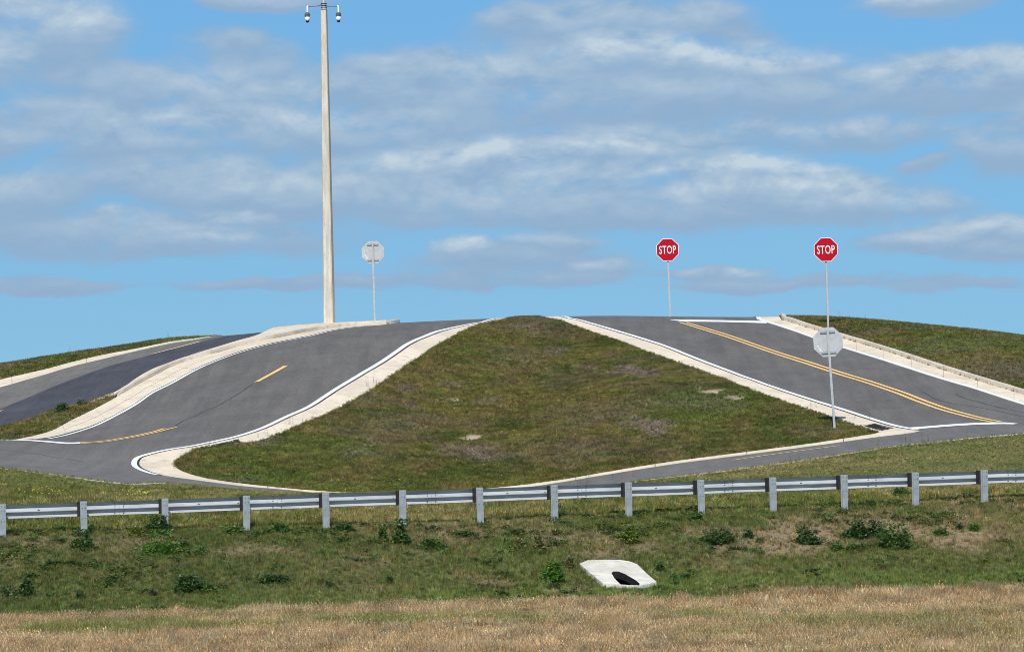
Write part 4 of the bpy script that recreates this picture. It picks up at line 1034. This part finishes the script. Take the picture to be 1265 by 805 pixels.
# ------------------------------------------------------------------ weeds and shrubs
m_leaf,t,b=material('shrub_leaves')
c=mixc(t,1.0,attr(t,'leaf'),maprange(t,N(t,'ShaderNodeObjectInfo').outputs['Random'],0,1,.85,1.15,False),'MULTIPLY'); lk(t,c,b.inputs['Base Color']); b.inputs['Roughness'].default_value=.5
tr=N(t,'ShaderNodeBsdfTranslucent'); lk(t,c,tr.inputs[0]); ms=N(t,'ShaderNodeMixShader'); ms.inputs[0].default_value=.3; lk(t,b.outputs[0],ms.inputs[1]); lk(t,tr.outputs[0],ms.inputs[2])
lk(t,ms.outputs[0],[n for n in t.nodes if n.type=='OUTPUT_MATERIAL'][0].inputs[0])
m_stem=mat_noise('stem',(.07,.05,.03),(.12,.09,.05),20,.9)
def shrub(px,py,wpx,hpx,tone,label,group='weeds and shrubs on the grass',spiky=0.0,lobes=None):
    """px,py = middle of the plant in the photo"""
    foot=cast(px,py+hpx*.47); 
    if foot is None: return
    x,y=foot; z=Hs(x,y); S=F/y; w=wpx/S/2*1.12; h=hpx/S*1.08
    r=random.Random(int(px*7+py)); tones={'dark':(.048,.098,.022),'mid':(.072,.145,.026),'bright':(.105,.215,.028),'lime':(.17,.23,.035),'olive':(.17,.16,.05),'purple':(.040,.035,.040),'blue':(.028,.060,.035)}
    base=tones[tone]
    nl=lobes or max(2,min(7,int(round(w/h*2.2))+2)); L=[]
    for i in range(nl):
        u=(i+.5)/nl*2-1; L.append(((u*.62+r.uniform(-.12,.12))*w,r.uniform(-.3,.3)*w*.8,h*(.40+r.uniform(-.18,.16))*(1-.25*abs(u)), w*(.55 if nl<3 else 1.05/nl+.22)*r.uniform(.75,1.15), h*.46*r.uniform(.75,1.15)*(1-.2*abs(u))))
    vs=[];fs=[];cs=[]; area=w*h*3.14; nleaf=int(min(2600,max(240,area*6500)))
    sz=max(.020,min(.034,.25*math.sqrt(area)/math.sqrt(10)))
    for i in range(nleaf):
        lx,ly,lz,lr,lh=L[r.randrange(nl)]
        a=r.uniform(0,6.283); u=r.uniform(-1,1); q=math.sqrt(1-u*u); rr=r.random()**.40*r.uniform(.65,1.30)
        c=Vector((lx+lr*rr*q*math.cos(a),ly+lr*rr*q*math.sin(a),max(.01,lz+lh*rr*u)))
        if r.random()<.16:      # shoots and low runners that break the outline
            a2=r.uniform(0,6.283); c=Vector((lx+w*r.uniform(.3,1.25)*math.cos(a2),ly+w*r.uniform(.3,1.0)*math.sin(a2),r.uniform(.02,.28)*h)) if r.random()<.55 else Vector((lx+r.gauss(0,.05),ly+r.gauss(0,.05),h*r.uniform(.7,1.08)))
        if spiky and r.random()<spiky: c.z*=r.uniform(1.05,1.45)
        ax=Vector((r.gauss(0,1),r.gauss(0,1),r.gauss(0,.6))).normalized(); n_=Vector((r.gauss(0,.7),r.gauss(0,.7),1)).normalized(); wd=ax.cross(n_).normalized()
        l=sz*r.uniform(.6,1.4); k=len(vs); vs+=[c-ax*l,c+wd*l*.5,c+ax*l,c-wd*l*.5]; fs.append((k,k+1,k+2,k+3))
        v=r.uniform(.65,1.4); g_=r.uniform(-.1,.15); cs+=[(base[0]*v*(1+g_),base[1]*v,base[2]*v*(1-g_),1)]*4
    root=empty('shrub',(x,y,z)); o=mesh_obj('foliage',vs,fs,m_leaf,root)
    a=o.data.color_attributes.new('leaf','FLOAT_COLOR','POINT'); a.data.foreach_set('color',np.array(cs,np.float32).ravel())
    mb=MB()
    for (lx,ly,lz,lr,lh) in L: mb.tube((lx*.25,ly*.25,-.05),(lx,ly,lz+lh*.5),.010,.004,5)
    mb.build('stems',m_stem,root)
    tag(root,label,'shrub',group); return root
SHR=[
(103,668,24,21,'mid','small leafy green weed growing at the foot of the second guardrail post from the left'),
(196,650,36,20,'dark','dark blue-green top of the weed clump hiding the third guardrail post from the left'),
(198,672,38,27,'bright','bright green bush below the dark clump at the third guardrail post from the left'),
(168,657,22,11,'lime','low yellow-green weed just left of the big clump at the third guardrail post'),
(226,672,22,11,'mid','low green weed just right of the bright bush under the third guardrail post'),
(249,681,16,11,'mid','small green weed downhill right of the bright bush on the left slope'),
(132,655,16,7,'dark','small dark weed under the rail between the second and third guardrail posts'),
(133,720.5,14,10,'dark','small round dark weed alone halfway along the lower slope, left of the wide low shrub'),
(188.5,731.5,11,8,'purple','tiny purplish dark weed close to the dry field, left of the wide low shrub'),
(232,722,40,19,'dark','wide low dark shrub, largest on the lower slope at the left'),
(258,726,18,12,'mid','paler green weed touching the right end of the wide low shrub'),
(33,727,18,18,'dark','upright dark weed near the left edge above the dry field'),
(11,731,24,11,'dark','flat dark weed at the left edge of the picture above the dry field'),
(61,734,10,6,'mid','smallest green weed in the row near the left edge, right of the upright dark one'),
(81,733,11,8,'mid','small green weed, middle of the row above the dry field at the left'),
(99.5,735,14,9,'dark','dark weed at the right end of the row above the dry field at the left'),
(306,714,10,6,'dark','tiny dark weed left of the long flat one on the middle of the slope'),
(336,714.5,36,9,'dark','long flat dark weed patch on the slope below the fourth guardrail post'),
(408,720,11,11,'dark','small upright dark weed on the slope below the fifth guardrail post'),
(481,715,9,11,'dark','small narrow dark weed on the lower slope below the sixth guardrail post'),
(685.5,708,25,23,'bright','round bright green bush left of the white culvert end'),
(704,695,13,13,'olive','small olive weed just above and right of the round bush beside the culvert'),
(533,672,28,13,'mid','spreading green weed on the upper slope, right of the sixth guardrail post'),
(495,660,22,28,'mid','tall weedy clump at the foot of the sixth guardrail post'),
(473,658,10,18,'mid','thin upright weed just left of the sixth guardrail post'),
(778.6,661,25,20,'lime','yellow-green bush under the rail above the culvert end'),
(665.5,671,16,17,'olive','olive-brown weed on the upper slope left of the eighth guardrail post'),
(640,671,14,12,'olive','brownish weed clump on the upper slope below the rail, middle of the picture'),
(833,713,13,9,'dark','small dark weed low on the slope right of the culvert end'),
(847,711,14,7,'dark','flat dark weed low on the slope, the farther from the culvert of two'),
(887,664,52,16,'dark','long low dark shrub on the bare slope, third from the right of the big ones'),
(924,659,13,11,'dark','small dark weed just right of the long low shrub on the bare slope'),
(939,666,11,8,'mid','tiny green weed on bare soil between two larger dark shrubs'),
(997,664,32,15,'dark','dark spreading shrub on bare soil left of the big leafy bush'),
(992,652,14,13,'olive','olive weed standing just above the dark spreading shrub on bare soil'),
(1058,655.5,32,20,'dark','left part of the big bush group on the right of the slope, blue-green and rounded'),
(1082,655,22,17,'dark','middle piece of the big bush group on the right of the slope'),
(1106,664,48,26,'mid','largest bush on the slope, dense and green, right end of the big bush group'),
(1033,674,19,10,'mid','small green weed below and left of the big bush group'),
(1055,674,12,8,'mid','small green weed directly below the left part of the big bush group'),
(860,638.5,22,10,'mid','green weed under the rail just left of the guardrail post right of centre'),
(1112,608.5,24,9,'mid','dark green weed seen under the rail in the verge behind it, at the right'),
(1162,657,20,9,'mid','low green weed on bare soil to the right of the largest bush'),
(1204,650.5,14,10,'bright','bright green weed on the slope under the last guardrail post'),
(1186,650,14,7,'dark','dark weed just left of the bright one under the last guardrail post'),
(1036.5,698,7,5,'dark','tiny dark weed alone on the pale lower slope at the right'),
(784,469,7,5,'dark','tiny dark weed alone on the bald upper part of the grassy hill'),
(77,504,18,9,'dark','dark leafy weed on the edge of the grass strip beside the dark asphalt'),
(22,535,9,5,'dark','tiny dark weed in the grass strip near the left edge of the picture'),
(100,497,12,6,'mid','low weed at the narrow end of the grass strip beside the median'),
(290,655,30,8,'mid','low green weed patch under the rail at the fourth guardrail post'),
(345,652,26,10,'mid','green weed patch under the rail between the fourth and fifth guardrail posts'),
(425,652,30,10,'dark','dark green weed patch under the rail just right of the fifth guardrail post'),
(815,700,14,10,'mid','green weed beside the upper right edge of the culvert end'),
]
for (px,py,w_,h_,tone,lab) in SHR: shrub(px,py,w_,h_,tone,lab)
# thin weeds sprouting in joints and along the edges, and seed stalks on the crests
# small weeds nobody could count, thick along the rail and in drifts down the slope
def weeds():
    X=rng.uniform(-16,17,22000); Y=rng.uniform(70,92,22000); Z=H(X,Y); yr=yrail(X); yt=ytoe(X)
    n1=fbm(X,Y,.5,301); n2=fbm(X,Y,1.7,305)
    p=np.exp(-((Y-yr-.3)/.45)**2)*band(n1,.35,.6)*.75+((Y<yr)&(Y>yt+.5))*band(n1*.5+n2*.5,.52,.66)*.5+((Y<yr)&(Y>yr-2.5))*band(n2,.5,.65)*.25
    k=(rng.random(len(X))<p)&~near_any(X,Y,[np.array(co_)]); X,Y,Z=X[k],Y[k],Z[k]; n=len(X)
    s=rng.uniform(.03,.15,n)*rng.uniform(.7,1.2,n)
    base=np.where(rng.random((n,1))<.5,np.array([[.045,.085,.022]]),np.array([[.085,.135,.030]]))
    instancer('small_weeds',np.c_[X,Y,Z],np.stack([rng.normal(0,.1,n),rng.normal(0,.1,n),rng.uniform(0,6.28,n)],-1),np.stack([s*1.3,s*1.3,s],-1),base*rng.uniform(.7,1.3,(n,1)),SRC,rng.choice([13,14],n),'small leafy weeds scattered under the rail and down the slope')
weeds()
def stalks():
    n=1500; X=rng.uniform(-12,13,n); Y=ytoe(X)-rng.uniform(0,16,n)**1.0; Z=H(X,Y); k=fbm(X,Y,.5,411)>.45; X,Y,Z=X[k],Y[k],Z[k]; n=len(X); s=rng.uniform(.18,.32,n)
    instancer('tall_stalks',np.c_[X,Y,Z],np.stack([rng.normal(0,.12,n),rng.normal(0,.12,n),rng.uniform(0,6.28,n)],-1),np.stack([s*.7,s*.7,s],-1),np.array([[.52,.41,.25]])*rng.uniform(.7,1.3,(n,1)),SRC,rng.choice([11,12],n),'taller dry seed stalks standing out of the straw-coloured field')
stalks()
def sprigs(name,label,spots,col,hh):
    P_=[];T=[]
    for (px,py,n_,sp) in spots:
        c=cast(px,py)
        if c is None: c=W((px,'Y',139))
        for k in range(n_): P_.append((c[0]+random.gauss(0,sp),c[1]+random.gauss(0,sp)))
    P_=np.array(P_); z=H(P_[:,0],P_[:,1]); n=len(P_); s=rng.uniform(.6,1.2,n)*hh
    rot=np.stack([rng.normal(0,.1,n),rng.normal(0,.1,n),rng.uniform(0,6.28,n)],-1)
    instancer(name,np.c_[P_,z],rot,np.stack([s*.6,s*.6,s],-1),np.tile(np.array(col),(n,1))*rng.normal(1,.15,(n,1)),SRC,rng.choice([11,12],n),label)
sprigs('edge_weeds','thin upright weeds growing along the road edges',[(368,525,3,.15),(387,516,2,.1),(455,478,3,.15),(463,474,2,.1),(330,541,4,.25),(345,534,2,.2),(1092,549,4,.25),(1124,546,2,.1),(1150,545,2,.1),(1196,540,1,.1),(765,590,3,.2),(720,597,3,.3),(970,571,3,.3),(985,570,2,.2),(1012,567,3,.3),(1060,520,5,.3),(1000,503,2,.2),(224,572,4,.15),(72,505,4,.3),(47,512,3,.3),(130,488,3,.2)],(.085,.10,.04),.34)
sprigs('crest_weeds','thin weeds standing up against the sky along the banks',[(230,415,3,.3),(243,415,3,.3),(110,433,2,.3),(86,438,2,.3),(40,447,2,.3),(1063,399,3,.2),(1035,398,2,.3),(1175,412,3,.5),(1230,417,3,.5),(320,'Y',0,0)][:-1],(.06,.08,.03),.38)
# fallen seed fluff, yellow flowers
m_flower=mat_noise('yellow_petals',(.55,.50,.06),(.62,.56,.10),5,.7)
m_pale=mat_noise('pale_seed',(.62,.60,.50),(.70,.68,.58),5,.8)
def specks(name,label,spots,mat,s0,hz):
    vs=[];fs=[]
    for (px,py,wx,wy,n_) in spots:
        for k in range(n_):
            q=cast(px+random.gauss(0,wx),py+random.gauss(0,wy),step=1.0) if False else None
            c=cast(px,py,step=.5) if k==0 else c0
            c0=c
            x=c[0]+random.gauss(0,wx)/F*c[1]; y=c[1]+random.gauss(0,wy)
            z=Hs(x,y)+random.uniform(.5,1.1)*hz; s=s0*random.uniform(.6,1.3); b0=len(vs)
            vs+=[(x-s,y,z),(x,y-s,z-.3*s),(x+s,y,z),(x,y+s,z+s),(x,y-s*.6,z+s)]
            fs+=[(b0,b0+1,b0+2),(b0,b0+2,b0+4),(b0+1,b0+2,b0+3)]
    o=mesh_obj(name,vs,fs,mat); tag(o,label,'flowers',None,'stuff')
specks('yellow_flowers','tiny yellow wildflowers in the verge grass behind the guardrail',[(50,615,22,.5,26),(62,613,10,.4,14),(172,613,12,.5,22),(160,616,12,.4,10),(425,611,10,.4,7),(520,585,50,2.0,14),(620,545,22,1.0,16),(600,560,30,1,10),(500,640,60,.5,6)],m_flower,.020,.20)
specks('pale_flowers','scattered white seed heads in the grass under the guardrail',[(604,639,50,.8,9),(460,637,40,.8,8),(345,642,30,.8,5),(550,502,14,.6,26),(1160,640,50,.8,5),(400,607,60,1,5)],m_pale,.016,.18)
print('done; fallback casts',_fb[0],'objects',len(bpy.data.objects))
